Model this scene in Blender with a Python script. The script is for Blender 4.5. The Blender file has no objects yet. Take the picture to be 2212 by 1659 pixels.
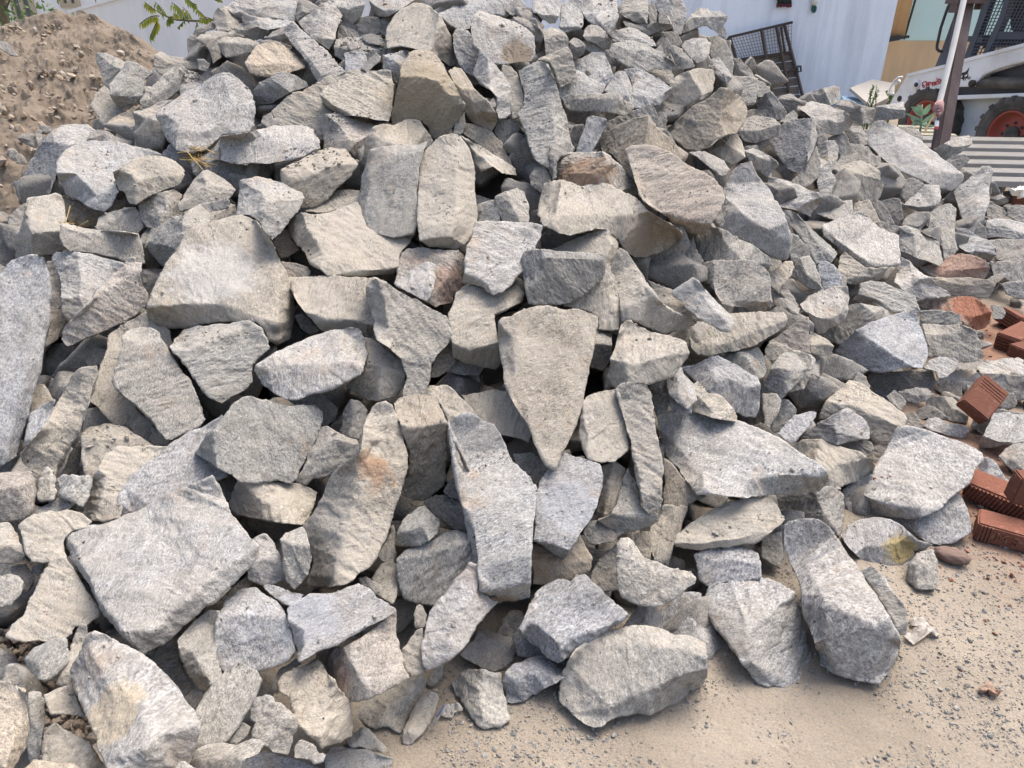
import bpy, bmesh, math, random
import numpy as np
from mathutils import Vector, Matrix, geometry, noise
random.seed(7); rng = np.random.default_rng(11)
SC = bpy.context.scene
COL = SC.collection
R = math.radians

# ------------------------------------------------------------------ camera
F = 1550.0 / 2212.0                       # focal length in picture widths
PITCH = R(27.0); CAM_H = 1.3
FWD = np.array((0, math.cos(PITCH), -math.sin(PITCH)))
UPV = np.array((0, math.sin(PITCH), math.cos(PITCH)))
RGT = np.array((1.0, 0, 0))
CAMP = np.array((0, 0, CAM_H))
cam = bpy.data.cameras.new('camera'); cam.sensor_width = 36; cam.lens = 36 * F
cam.clip_start = .05; cam.clip_end = 300
camo = bpy.data.objects.new('camera', cam); COL.objects.link(camo)
camo.location = CAMP; camo.rotation_euler = (R(90) - PITCH, 0, 0)
SC.camera = camo

def ray(px, py):
    """direction of unit depth through a point measured on a 2212 x 1659 view of the place"""
    return FWD + RGT * ((px - 1106) / 1550) + UPV * ((829.5 - py) / 1550)
def P(px, py, d): return CAMP + ray(px, py) * d
def ground(px, py, z=0.0):
    r = ray(px, py); return CAMP + r * ((z - CAM_H) / r[2])
def on_y(px, py, y):
    r = ray(px, py); return CAMP + r * (y / r[1])
def on_plane(px, py, p0, n):
    r = ray(px, py); return CAMP + r * (np.dot(np.array(p0) - CAMP, n) / np.dot(r, n))

# ------------------------------------------------------------------ helpers
def tag(o, label=None, cat=None, group=None, kind=None):
    if label: o['label'] = label
    if cat: o['category'] = cat
    if group: o['group'] = group
    if kind: o['kind'] = kind
    return o
def link(name, me, mat=None, parent=None):
    o = bpy.data.objects.new(name, me); COL.objects.link(o)
    for m in (mat if isinstance(mat, (list, tuple)) else [mat] if mat else []): me.materials.append(m)
    if parent: o.parent = parent
    return o
def empty(name, loc):
    o = bpy.data.objects.new(name, None); COL.objects.link(o); o.location = loc; o.empty_display_size = .1
    return o
def thing(name, label, cat, loc=(0, 0, 0), group=None):
    return tag(empty(name, loc), label, cat, group)
def mesh(name, vs, fs, smooth=False):
    me = bpy.data.meshes.new(name); me.from_pydata([tuple(v) for v in vs], [], fs); me.update()
    if smooth: me.polygons.foreach_set('use_smooth', [True] * len(me.polygons))
    return me
def bm_obj(name, bm, mat, parent=None, smooth=False, bevel=0):
    bmesh.ops.recalc_face_normals(bm, faces=bm.faces)
    if bevel:
        bmesh.ops.bevel(bm, geom=[e for e in bm.edges if len(e.link_faces) == 2 and e.calc_face_angle(0) > .6], offset=bevel, segments=2, affect='EDGES', clamp_overlap=True)
    me = bpy.data.meshes.new(name); bm.to_mesh(me); bm.free()
    if smooth: me.polygons.foreach_set('use_smooth', [True] * len(me.polygons))
    o = link(name, me, mat)
    if parent:                                  # shapes are given in world places; keep them there
        o.parent = parent; o.matrix_parent_inverse = Matrix.Translation(-Vector(parent.location))
    return o
def add_box(bm, c, s, rot=None):
    m = Matrix.Translation(Vector(c)) @ (rot.to_4x4() if rot else Matrix.Identity(4)) @ Matrix.Diagonal((s[0], s[1], s[2], 1))
    bmesh.ops.create_cube(bm, size=1, matrix=m)
def add_bar(bm, a, b, w, h=None, up=(0, 0, 1)):
    """a square or flat bar between two points"""
    a, b = Vector(a), Vector(b); d = (b - a); L = d.length; d.normalize()
    u = Vector(up); s = d.cross(u)
    if s.length < 1e-4: s = d.cross(Vector((1, 0, 0)))
    s.normalize(); u = s.cross(d)
    M3 = Matrix((d, s, u)).transposed()
    add_box(bm, (a + b) / 2, (L, w, h or w), M3)
def add_tube(bm, pts, r, n=10, caps=True):
    pts = [Vector(p) for p in pts]; rr = r if isinstance(r, (list, tuple)) else [r] * len(pts)
    rings = []; prev = None
    for i, p in enumerate(pts):
        d = (pts[min(i + 1, len(pts) - 1)] - pts[max(i - 1, 0)]).normalized()
        s = prev - d * prev.dot(d) if prev else d.cross(Vector((0, 0, 1)) if abs(d.z) < .9 else Vector((1, 0, 0)))
        s.normalize(); prev = s; t = d.cross(s)
        rings.append([bm.verts.new(p + (s * math.cos(2 * math.pi * k / n) + t * math.sin(2 * math.pi * k / n)) * rr[i]) for k in range(n)])
    for a, b in zip(rings, rings[1:]):
        for k in range(n): bm.faces.new((a[k], a[(k + 1) % n], b[(k + 1) % n], b[k]))
    if caps: bm.faces.new(rings[0][::-1]); bm.faces.new(rings[-1])
def add_prism(bm, pts, off):
    """polygon of 3-D points pushed by a vector"""
    a = [bm.verts.new(Vector(p)) for p in pts]; b = [bm.verts.new(Vector(p) + Vector(off)) for p in pts]
    n = len(pts); bm.faces.new(a); bm.faces.new(b[::-1])
    for i in range(n): bm.faces.new((a[i], b[i], b[(i + 1) % n], a[(i + 1) % n]))
def add_lathe(bm, prof, M, n=32):
    rings = [[bm.verts.new(M @ Vector((r * math.cos(2 * math.pi * k / n), r * math.sin(2 * math.pi * k / n), z))) for k in range(n)] for r, z in prof]
    for a, b in zip(rings, rings[1:]):
        for k in range(n): bm.faces.new((a[k], a[(k + 1) % n], b[(k + 1) % n], b[k]))

# vectorised value noise
def _h(i):
    i = i.astype(np.int64)
    h = (i[:, 0] * 374761393 + i[:, 1] * 668265263 + i[:, 2] * 2147483647) & 0xffffffff
    h = ((h ^ (h >> 13)) * 1274126177) & 0xffffffff
    return ((h ^ (h >> 16)) & 0xffff) / 32767.5 - 1
def vnoise(p):
    i = np.floor(p); f = p - i; u = f * f * (3 - 2 * f); r = 0
    for a in (0, 1):
        for b in (0, 1):
            for c in (0, 1):
                w = (u[:, 0] if a else 1 - u[:, 0]) * (u[:, 1] if b else 1 - u[:, 1]) * (u[:, 2] if c else 1 - u[:, 2])
                r = r + w * _h(i + np.array((a, b, c)))
    return r
def fbm(p, o=3):
    s = 0; a = 1
    for k in range(o): s = s + a * vnoise(p * 2 ** k + 17.3 * k); a *= .5
    return s

# ------------------------------------------------------------------ materials
def newmat(name):
    m = bpy.data.materials.new(name); m.use_nodes = True
    nt = m.node_tree; return m, nt, nt.nodes['Principled BSDF']
class NB:
    """short-hand for node graphs"""
    def __init__(s, nt): s.nt = nt
    def n(s, t, **k):
        nd = s.nt.nodes.new(t)
        for a, v in k.items(): setattr(nd, a, v)
        return nd
    def l(s, a, b): s.nt.links.new(a, b)
    def noise(s, vec, scale, detail=3, rough=.55):
        nd = s.n('ShaderNodeTexNoise'); nd.inputs['Scale'].default_value = scale
        nd.inputs['Detail'].default_value = detail; nd.inputs['Roughness'].default_value = rough
        s.l(vec, nd.inputs['Vector']); return nd.outputs['Fac']
    def ramp(s, fac, stops):
        nd = s.n('ShaderNodeValToRGB'); e = nd.color_ramp.elements
        while len(e) < len(stops): e.new(.5)
        for el, (p, c) in zip(e, stops): el.position = p; el.color = (c if isinstance(c, (tuple, list)) else (c, c, c)) + ((1,) if isinstance(c, (tuple, list)) and len(c) == 3 else ()) if isinstance(c, (tuple, list)) else (c, c, c, 1)
        s.l(fac, nd.inputs[0]); return nd.outputs[0]
    def mix(s, fac, a, b, mode='MIX'):
        nd = s.n('ShaderNodeMix', data_type='RGBA', blend_type=mode)
        for v, i in ((fac, 0), (a, 6), (b, 7)):
            if hasattr(v, 'is_output'): s.l(v, nd.inputs[i])
            else: nd.inputs[i].default_value = v if i == 0 else (tuple(v) + (1,))[:4]
        return nd.outputs[2]
    def math(s, op, a, b=0, c=None):
        nd = s.n('ShaderNodeMath', operation=op)
        for i, v in enumerate((a, b) if c is None else (a, b, c)):
            if hasattr(v, 'is_output'): s.l(v, nd.inputs[i])
            else: nd.inputs[i].default_value = v
        return nd.outputs[0]
    def bump(s, h, strength, dist, prev=None):
        nd = s.n('ShaderNodeBump'); nd.inputs['Strength'].default_value = strength; nd.inputs['Distance'].default_value = dist
        s.l(h, nd.inputs['Height'])
        if prev: s.l(prev, nd.inputs['Normal'])
        return nd.outputs[0]

def granite(patch=None):
    m, nt, bs = newmat('granite'); b = NB(nt)
    tc0 = b.n('ShaderNodeTexCoord').outputs['Object']; oi = b.n('ShaderNodeObjectInfo')
    zs = b.n('ShaderNodeVectorMath', operation='SCALE'); b.l(tc0, zs.inputs[0]); b.l(b.math('ADD', b.math('MULTIPLY', b.math('FRACT', b.math('MULTIPLY', oi.outputs['Random'], 13.7)), .75), .70), zs.inputs['Scale']); tc = zs.outputs[0]
    add = b.n('ShaderNodeVectorMath', operation='ADD'); b.l(tc, add.inputs[0])
    sc = b.n('ShaderNodeVectorMath', operation='SCALE'); b.l(oi.outputs['Random'], sc.inputs['Scale']); sc.inputs[0].default_value = (37, 61, 83); b.l(sc.outputs[0], add.inputs[1])
    rot = b.n('ShaderNodeVectorRotate', rotation_type='AXIS_ANGLE'); rot.inputs['Axis'].default_value = (.5, .8, .33)
    b.l(add.outputs[0], rot.inputs['Vector']); b.l(b.math('MULTIPLY', oi.outputs['Random'], 41.0), rot.inputs['Angle'])
    v = rot.outputs[0]
    st = b.n('ShaderNodeMapping'); st.inputs['Scale'].default_value = (1, 1, 2.4); b.l(v, st.inputs['Vector']); vs = st.outputs[0]
    grain = b.noise(vs, 120, 3, .75); fine = b.noise(v, 300, 2, .6); band = b.noise(vs, 14, 3, .6); big = b.noise(v, 5, 3, .6)
    col = oi.outputs['Color']
    sp = b.ramp(grain, [(.31, .36), (.43, .74), (.53, 1.0), (.62, 1.27), (.72, 1.6)])
    c = b.mix(1.0, col, sp, 'MULTIPLY')
    c = b.mix(1.0, c, b.ramp(fine, [(.3, .78), (.7, 1.22)]), 'MULTIPLY')
    c = b.mix(1.0, c, b.ramp(band, [(.3, .78), (.7, 1.16)]), 'MULTIPLY')
    ms = b.n('ShaderNodeMapping'); ms.inputs['Scale'].default_value = (1.5, 1.5, 9); b.l(v, ms.inputs['Vector'])
    vein = b.ramp(b.noise(ms.outputs[0], 5, 4, .6), [(.34, .62), (.44, 1.0), (.58, 1.0), (.68, 1.35)])
    c = b.mix(b.math('FRACT', b.math('MULTIPLY', oi.outputs['Random'], 7.31)), c, b.mix(1.0, c, vein, 'MULTIPLY'))
    iron = b.ramp(b.noise(v, 8, 3, .6), [(.60, 0), (.74, 1)])
    c = b.mix(b.math('MULTIPLY', iron, .45), c, (.30, .20, .12))
    crust = b.math('MULTIPLY', b.ramp(b.noise(v, 34, 6, .75), [(.52, 0), (.66, 1)]), b.ramp(b.noise(v, 6.5, 3, .6), [(.46, 0), (.6, 1)]))
    # dust lies in patches; its amount is the alpha of the stone's own colour
    dm = b.ramp(b.math('ADD', big, b.math('MULTIPLY', b.noise(v, 45, 4, .7), .35)), [(.50, 0), (.78, 1)])
    amt = b.math('MULTIPLY', dm, oi.outputs['Alpha'])
    dc = b.mix(fine, (.33, .298, .248), (.40, .365, .31))
    c = b.mix(amt, c, dc)
    c = b.mix(b.math('MULTIPLY', crust, .42), c, (.42, .415, .40))
    # worn broken edges are paler, with their bright highlights put into the colour
    ge = b.n('ShaderNodeNewGeometry'); wear_highlight = b.math('MULTIPLY', b.ramp(ge.outputs['Pointiness'], [(.535, 0), (.62, 1)]), b.ramp(b.noise(v, 26, 3, .6), [(.38, 0), (.6, 1)]))
    c = b.mix(b.math('MULTIPLY', wear_highlight, .5), c, (.43, .425, .41))
    if patch:
        cen, rad, pc, amt_ = patch
        dn = b.n('ShaderNodeVectorMath', operation='DISTANCE'); b.l(tc0, dn.inputs[0]); dn.inputs[1].default_value = cen
        f = b.math('ADD', b.math('MULTIPLY', b.math('DIVIDE', dn.outputs['Value'], rad), -1.0), b.math('ADD', b.math('MULTIPLY', b.noise(tc0, 22, 5, .7), 1.5), .35))
        c = b.mix(b.math('MULTIPLY', b.ramp(f, [(.12, 0), (.42, 1)]), amt_), c, b.mix(fine, tuple(x * .75 for x in pc), tuple(x * 1.2 for x in pc)))
    b.l(c, bs.inputs['Base Color']); bs.inputs['Roughness'].default_value = .92; bs.inputs['Specular IOR Level'].default_value = .25
    h = b.math('ADD', b.math('MULTIPLY', b.noise(vs, 60, 5, .65), .8), b.math('MULTIPLY', fine, .22))
    b.l(b.bump(h, .65, .010), bs.inputs['Normal'])
    return m
GRANITE = granite()

def plain(name, col, rough=.7, var=.15, scale=8, bump=0, bscale=60, metal=0, spec=.5, stain=None):
    m, nt, bs = newmat(name); b = NB(nt); tc = b.n('ShaderNodeTexCoord').outputs['Object']
    f = b.noise(tc, scale, 4, .6)
    c = b.mix(f, tuple(x * (1 - var) for x in col), tuple(min(1, x * (1 + var)) for x in col))
    if stain:
        mp = b.n('ShaderNodeMapping'); mp.inputs['Scale'].default_value = stain[2]; b.l(tc, mp.inputs['Vector'])
        c = b.mix(b.math('MULTIPLY', b.ramp(b.noise(mp.outputs[0], 1, 5, .6), [(.45, 0), (.72, 1)]), stain[1]), c, stain[0])
    b.l(c, bs.inputs['Base Color']); bs.inputs['Roughness'].default_value = rough; bs.inputs['Metallic'].default_value = metal; bs.inputs['Specular IOR Level'].default_value = spec
    if bump: b.l(b.bump(b.noise(tc, bscale, 4, .6), .8, bump), bs.inputs['Normal'])
    return m

N_THINGS = 300
STONE_DATA = """\
A1|w|0|192,7 206,-2 222,-9 236,-9 231,2 222,14 208,16 201,12 196,8|202,12 213,8 226,4|pale sunlit stone at the white wall side edge of the pile's crest
A1|g|1|188,6 192,5 200,7 202,13 208,18 206,24 198,27 188,27 184,18 185,10|188,6 196,14 198,27|upright grey block standing on the crest, beside the green leafy twig
B1|w|1|-13,15 -9,12 0,15 15,16 32,18 33,20 22,24 9,26 0,24 -11,21|-12,17 0,19 15,21 33,19|thin flat pale slab lying above a dark rounded stone near the crest
A1|d|1|202,24 208,20 216,20 222,23 231,26 229,33 222,35 212,31 203,28|202,25 214,26 230,29|dark rounded stone tucked under the thin flat slab near the crest
A1|g|1|169,24 183,19 187,22 186,25 176,28 169,33 166,30|167,28 176,24 187,23|small elongated grey stone perched near the tip of the leafy twig
A1|g|0|169,34 178,28 195,25 206,28 212,32 198,36 189,38 191,50 184,56 182,46 177,38|170,34 185,33 205,29|broad buff-topped stone below the small perched stone by the leafy twig
A1|g|-1|161,34 166,30 171,34 177,38 183,44 182,55 172,51 163,50 162,42||grey slab against the white wall, outermost of the crest below the leafy twig
A1|g|1|188,37 192,33 205,32 222,36 228,39 226,44 210,47 195,50 191,45|189,37 193,38 196,49; 193,38 212,38 227,40|wedge-shaped grey stone with pale rim, over a shadowy hollow near the crest
A1|g|0|83,45 91,46 101,50 109,54 106,60 99,71 94,77 90,72 87,60 83,53|83,46 94,54 107,58; 94,54 96,66 94,76|grey stone with a pointed top, outermost against the brown sand heap
A1|g|2|110,53 118,55 125,59 132,63 125,70 124,82 118,90 110,96 102,93 95,82 95,73 103,62|118,55 109,66 101,78 95,82; 101,78 112,84 124,80|upright block with a pale sunlit edge strip, beside the brown sand heap
A1|g|0|133,48 139,45 146,49 158,50 169,51 174,60 160,60 152,60 145,65 139,65 133,60|133,52 145,54 158,55 171,55|long low grey stone on the skyline between sand heap and white wall
A1|g|1|170,51 176,51 182,56 178,62 172,60||little wedge at the end of the long low skyline stone
A1|g|2|120,89 125,80 124,75 130,76 140,66 150,57 156,55 160,59 157,65 155,78 148,84 135,91 125,94|156,56 148,74 132,85 121,90|leaning stone with a steep diagonal edge, next to the sunlit-edged block
A1|w|0|157,62 160,60 168,62 175,67 176,76 165,79 156,82 154,74|157,62 162,68 160,80; 162,68 174,68|pale chunky stone with coarse sand and pebbles lying on its top
A1|w|3|134,99 140,93 150,86 160,79 172,74 185,65 199,63 207,70 216,78 221,88 221,108 215,114 204,116 192,117 178,130 160,132 152,130 146,122 140,110|134,101 152,99 154,113 180,113 190,105 202,93 221,88; 154,113 153,129|largest sunlit boulder of the pile's shoulder, pale top and brown underside
A1|s|-1|90,110 95,103 110,96 116,95 118,104 119,116 118,125 107,124 100,118 101,114 90,112||warm yellow sunlit slope of stone behind the small pink stone
A1|g|-1|90,74 95,78 95,84 102,93 110,96 104,101 96,105 90,111 85,101 78,91 82,82||flat grey face below the sunlit-edged block by the sand heap
A1|g|0|115,97 122,95 135,90 150,86 139,93 134,100 140,110 145,121 145,127 138,133 125,131 117,127 117,105|116,98 128,104 140,110|smooth grey stone wedged under the edge of the large sunlit boulder
A1|p|1|75,120 80,113 83,111 95,114 100,118 101,123 92,123 83,122 76,121|76,119 88,116 101,120|small salmon pink stone atop the large pale stones by the sand heap
A1|w|1|21,160 22,150 27,140 36,123 45,113 55,107 65,106 76,108 83,113 76,122 68,124 58,132 50,142 48,155 44,165 42,174 22,174|56,108 62,120 52,134; 36,123 62,120|tall pale slanted slab leaning beside the foot of the sand heap
A1|d|-1|80,104 85,102 90,110 88,114 80,111||small dark stone between the sand heap and the yellow sunlit stone
A1|w|3|48,140 58,130 70,121 83,120 100,123 115,127 130,130 140,134 128,137 112,145 100,152 101,160 103,166 97,178 90,183 82,182 65,172 56,168 53,158 49,150|49,146 66,150 84,168 92,182|huge pale fan-shaped stone with fine grain lines, under the small pink stone
A1|t|4|97,149 110,142 117,136 127,134 140,134 151,138 159,146 160,151 155,160 143,164 128,170 118,177 112,176 107,166 102,164|98,149 110,146 118,158 132,153 158,151; 118,158 116,176|brown-sided lump resting against the huge pale fan-shaped stone
A1|w|-1|142,130 148,124 153,131 160,132 168,133 168,142 165,151 159,146 150,138 140,134||pale smooth stone showing below the brown underside of the big boulder
A1|d|-1|165,140 170,132 180,131 190,120 190,138 200,142 222,144 226,152 222,162 210,168 198,162 188,155 180,152 172,155 167,150|165,142 190,140 222,147|shadowed stone with golden straw scraps along its edge
B1|w|2|-32,118 -26,117 -5,114 0,112 15,109 40,108 50,112 54,120 56,128 42,135 25,139 10,142 0,141 -15,142 -24,141 -31,138|-32,120 0,120 14,121 30,123 54,119|long rounded slab with a sunlit stripe across its top, under the big boulder
A1|g|2|160,166 168,155 175,148 179,147 190,153 200,160 204,164 198,172 182,177 172,180 155,182 154,178|175,148 178,160 158,174; 178,160 203,165|pyramid-shaped grey stone below the straw-strewn shadowed stone
B1|w|1|0,13 12,1 24,-4 37,-6 36,4 34,19 18,16 0,15|0,13 11,6 36,5|sunlit-topped crest stone above the thin flat pale slab
B1|w|1|34,14 36,4 38,-2 46,1 53,6 45,12 35,19|38,0 41,10 36,17|small pale pointed stone between two crest boulders near the top
B1|w|2|36,19 45,12 57,3 63,0 70,5 75,13 70,25 69,34 63,43 55,38 48,33 41,26|63,1 61,20 50,33; 50,33 68,34|triangular boulder with a sharp central ridge, beside the long diagonal slab
B1|g|1|64,0 80,-8 95,-4 94,4 91,14 82,23 75,18 74,11 68,5|67,2 80,8 94,2; 80,8 83,22|keel-shaped grey stone with a downward point, cut by the photo's upper edge
B1|w|1|97,0 105,-8 130,-6 137,0 127,7 115,14 107,15 101,12|98,3 110,9 130,4|tan-topped stone overhanging a small dark block at the crest
B1|d|-1|87,20 95,15 106,15 110,28 98,32 88,32||dark squarish block in the hollow under the overhanging crest stones
B1|g|-1|106,17 115,14 122,12 118,22 114,32 108,30||narrow shaded stone wedged beside the big dusty rounded boulder's flank
B1|t|2|113,25 118,15 125,8 135,3 142,3 150,6 158,12 164,22 169,32 171,45 173,56 168,58 160,52 150,45 135,42 125,40 113,42 112,32|158,12 158,24 151,37 150,45|big dusty boulder with a rounded top and grey side facet, at mid crest
B1|g|-1|151,3 155,-1 165,-3 173,2 165,9 158,12 153,8||small grey wedge behind the big dusty rounded boulder's shoulder
B1|w|1|157,12 165,8 175,1 190,-3 210,-4 222,0 227,10 215,14 200,12 193,11 187,15 185,25 175,26 168,22|160,14 172,12 190,6 222,4|long pale-topped crest stone behind the protruding brown-cornered block
B1|w|4|185,21 188,12 192,9 205,12 222,18 233,24 240,32 241,48 238,53 222,55 213,56 205,55 195,46 187,38 186,30|188,14 205,23 222,29 240,34; 216,27 212,42 213,55|protruding speckled block with a brown lower corner, near the top of the pile
B1|b|0|170,30 173,25 183,26 186,31 190,40 194,46 192,56 187,66 180,62 175,55 171,45||blue-grey stone in the shade beside the protruding brown-cornered block
B1|w|2|187,64 190,55 193,44 200,50 207,55 214,64 221,78 221,98 216,102 210,103 207,95 209,85 203,78 195,74|202,52 203,73 208,86; 188,66 203,73|pale standing stone hanging like a tooth below the protruding block
B1|t|1|213,56 221,58 226,65 231,80 232,90 226,102 222,103 220,95 219,78 212,66||thin tan stone hugging the flank of the tooth-like pale stone
B1|t|2|202,88 205,84 208,90 207,93 203,92||pebble-sized chip caught beside the tooth-like pale stone
B1|o|2|166,61 172,58 178,60 184,70 190,78 200,87 207,97 209,106 204,114 196,112 185,105 180,98 175,80 170,70|167,63 177,77 187,88 194,96 203,113; 194,96 208,100|long brown stone sliding down beside the tall olive-brown face
B1|o|0|172,107 180,96 182,110 177,117 170,116||dark brown nub between the olive-brown face and the sliding brown stone
B1|o|3|116,101 120,85 124,66 126,56 132,45 138,43 148,43 156,47 163,56 170,72 177,82 181,90 178,100 172,108 165,117 156,121 150,118 148,110 142,104 130,106 117,108|125,61 140,65 157,70 168,82 178,96; 168,82 170,70|tall round-headed stone with an olive-brown face, high in the middle of the pile
B1|b|1|109,47 118,46 130,43 134,44 127,56 125,66 121,75 117,64 110,60|110,50 124,52|pale blue-grey wedge behind the tall olive-brown face
B1|g|0|113,46 117,40 125,37 135,34 142,37 148,44 138,45 128,46 118,48||low stone peeping between the dusty boulder and the olive-brown face
B1|g|-1|67,40 69,34 85,32 105,33 114,38 116,43 110,50 104,54 96,56 82,54 76,54 68,48|67,42 84,44 114,42|flat shelf of stone covered with sand and small chips
B1|b|1|76,46 82,45 92,43 96,46 96,54 92,60 86,62 77,62|76,48 95,47|dark bluish cube-like block below the chip-covered shelf
B1|b|2|91,59 98,50 104,46 108,49 107,53 101,58 96,63|92,61 104,50|stick-like stone leaning on the dark bluish block
B1|w|1|78,39 86,38 87,42 82,44||loose chip lying on the sandy shelf stone
B1|g|0|91,30 100,29 108,31 112,38 105,39 97,38 92,34||flat grey stone above the sandy shelf
B1|t|-1|70,25 73,21 80,24 88,27 90,33 70,35||tan-topped stone in the nook beside the triangular boulder
B1|w|2|23,26 32,19 37,24 45,31 55,39 65,48 72,56 78,62 70,66 60,70 54,73 48,62 44,54 38,46 30,37|24,27 36,38 50,56 58,70|long straight grey slab lying diagonally like a plank
B1|p|1|9,33 14,27 26,22 28,28 33,36 33,40 25,40 15,34|9,33 20,30 28,32|pink-bottomed stone behind the top of the diagonal plank-like slab
B1|t|1|3,35 12,34 20,36 30,39 32,42 25,44 18,40 3,38||thin flat stone above the sunlit boulder beside the diagonal slab
B1|s|2|-10,54 -6,48 0,40 8,37 20,36 30,43 40,53 43,58 30,63 15,66 0,65 -6,63|-9,57 0,56 18,54 42,57|sunlit wide boulder with shaded brown underside, beside the diagonal slab
B1|d|1|0,76 5,70 18,63 25,62 35,66 44,70 46,75 30,80 15,89 0,92 -6,86|0,78 16,74 24,63; 16,74 28,80; 0,78 -4,86|dark grey rounded stone over a deep shadow below the sunlit wide boulder
B1|t|0|13,97 20,90 30,81 40,79 52,71 62,66 75,62 88,60 95,62 98,66 82,70 66,76 60,82 60,92 68,98 62,104 60,106 58,114 50,114 40,110 22,109 15,100||wide dusty slab partly hidden by the tan flat-faced stone
B1|t|2|55,82 62,73 80,66 100,61 110,60 116,61 118,68 119,84 118,95 115,105 105,104 90,101 75,99 65,95 57,90|56,84 66,91 80,97 96,101|tan flat-faced stone with a straight vertical edge by the olive-brown face
B1|p|1|57,107 60,99 68,98 75,98 85,103 95,106 106,108 100,118 96,127 90,142 80,130 70,130 58,130|59,101 72,108 80,121 80,130; 80,121 102,110|corner-forward stone with a rusty pink face and crumbs on top
B1|t|0|4,106 6,100 13,97 17,104 24,109 10,111||small tan stone end poking out above the sunlit-striped slab
B1|t|2|22,147 35,140 50,131 65,127 78,128 83,135 88,142 82,152 70,163 62,172 52,178 40,180 33,176 26,170 22,155|22,150 31,158 50,150 72,141 87,141; 31,158 36,178|oval stone with many crumbs scattered over its dusty top
B1|t|1|82,157 85,148 92,135 97,118 101,110 110,107 118,108 130,103 142,104 147,111 154,122 148,128 130,130 112,132 102,136 97,148 92,162 86,164|100,112 104,122 98,140; 104,122 130,120|hunched dusty stone behind the big square-shouldered block
B1|g|3|89,166 91,152 95,142 99,130 110,127 125,124 140,124 150,121 145,130 141,145 140,160 139,178 140,192 136,202 120,206 108,203 92,200 88,190|95,142 102,136 120,134 144,132; 102,136 98,160 93,198|big square-shouldered block with grain lines, close neighbour of the tall pale oval slab
B1|t|3|140,160 142,140 148,128 158,118 170,114 177,117 184,128 188,140 190,150 189,166 191,185 189,200 180,212 174,216 160,216 150,214 141,208 139,195|177,118 172,145 174,170 168,205; 168,205 141,207; 168,205 180,212|tall pale oval slab standing upright in the centre
B1|t|-1|176,117 185,122 200,129 215,140 224,146 226,152 213,150 205,144 195,148 190,142 186,132 180,121|177,119 190,133 212,149|shadowed tan-topped slab beside the tall pale oval slab's tip
B1|o|-2|178,115 181,106 190,108 203,114 212,123 220,138 222,146 210,137 195,128||long dark brown slab deep in the hollow under the sliding brown stone
B1|d|-2|206,115 209,105 221,102 228,110 226,124 212,125||dark stone in the hollow beneath the tooth-like pale stone
C1|w|1|17,2 24,-5 38,-6 43,2 41,14 38,19 33,21 26,17 19,10|18,8 28,13 41,13|light grey crest block cut by the photo's upper edge, over a black gap
C1|w|1|-3,2 4,-2 10,2 12,5 8,10 0,14 -6,9||rounded pale stone at the crest behind the protruding brown-cornered block
C1|g|0|9,9 13,6 17,7 19,12 16,15 9,14||little pale stone between the crest block and the rounded pale one
C1|g|1|0,15 8,14 16,18 24,25 27,30 26,37 20,36 15,30 4,22|0,17 14,23 25,33|grey diagonal stone just behind the protruding brown-cornered block
C1|g|0|16,14 19,12 24,18 28,23 25,27 18,20||thin grey wedge under the light grey crest block
C1|w|1|42,4 48,1 56,-2 61,2 61,12 62,22 60,25 50,25 45,28 41,24 42,12|42,22 50,23 61,22|upright crest stone beside the tallest pale crest slab
C1|w|2|61,-2 70,-6 90,-6 91,4 92,15 88,24 84,30 79,28 73,23 65,18 61,12|62,13 70,12 86,29|tallest pale slab on the crest, broad and upright
C1|g|2|61,31 63,25 68,21 74,22 80,27 84,33 86,36 84,43 78,43 72,38 64,35|62,30 74,31 84,37|oval grey stone under the tallest pale crest slab
C1|g|1|26,27 33,23 40,25 46,29 49,33 49,43 42,45 35,48 29,48 28,35|28,32 38,30 48,36|rounded upright grey stone behind the tan square-faced block
C1|o|1|49,36 53,33 58,34 63,39 62,46 58,50 54,53 50,43|49,38 56,41 62,41|small buff stone beside the oval grey stone on the upper slope
C1|g|0|61,36 65,35 72,38 80,42 85,47 90,51 89,57 85,60 78,56 70,47 63,42||bumpy grey stone under the oval grey stone
C1|t|3|22,52 28,48 38,44 44,42 48,40 51,44 53,52 55,62 55,66 50,72 42,76 39,70 36,60 32,54|22,52 34,51 46,46 52,46|tan square-faced block with a bright top rim, above the tall leaning pillar
C1|g|3|5,61 12,57 22,52 30,54 33,60 38,72 43,88 48,105 52,122 54,129 48,135 40,136 34,140 32,146 25,142 20,138 14,125 8,105 4,98 9,90 10,80 7,70|30,55 32,80 36,105 42,134|tall leaning pillar of grey stone in the upper middle
C1|w|1|38,76 50,71 55,64 55,60 62,63 72,70 81,73 78,81 65,83 50,84 42,86|46,75 56,67 68,74 81,75|sharp bright-topped wedge with a dark face between pillar and pale triangle
C1|w|0|54,54 60,50 70,45 80,45 83,52 86,62 88,68 83,76 72,72 62,64 55,60||pale triangular face behind the sharp bright-topped wedge
C1|w|1|84,30 90,26 100,23 107,25 112,28 120,32 125,40 115,40 105,36 95,37 87,36|85,33 98,31 110,33 124,38|pale loaf-shaped stone on the upper slope below the crest slabs
C1|g|1|96,19 98,17 108,20 116,21 124,19 138,21 138,25 126,28 118,31 110,26 98,23|97,21 116,25 138,23|thin two-piece slab under the grey crest stones
C1|g|1|93,13 95,0 105,-6 117,-5 118,10 117,21 113,22 105,19 98,15|96,13 108,10 117,19|square grey crest stone between the tallest pale slab and the wall side
C1|g|0|118,4 122,0 125,12 125,20 119,20||narrow grey strip of stone beside the square grey crest stone
C1|w|0|122,5 126,-3 140,-6 147,0 150,8 151,15 146,30 140,30 138,22 135,17 132,12 127,12 125,8|140,-4 136,14 142,30|end boulder of the crest nearest the white-blue wall
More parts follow.
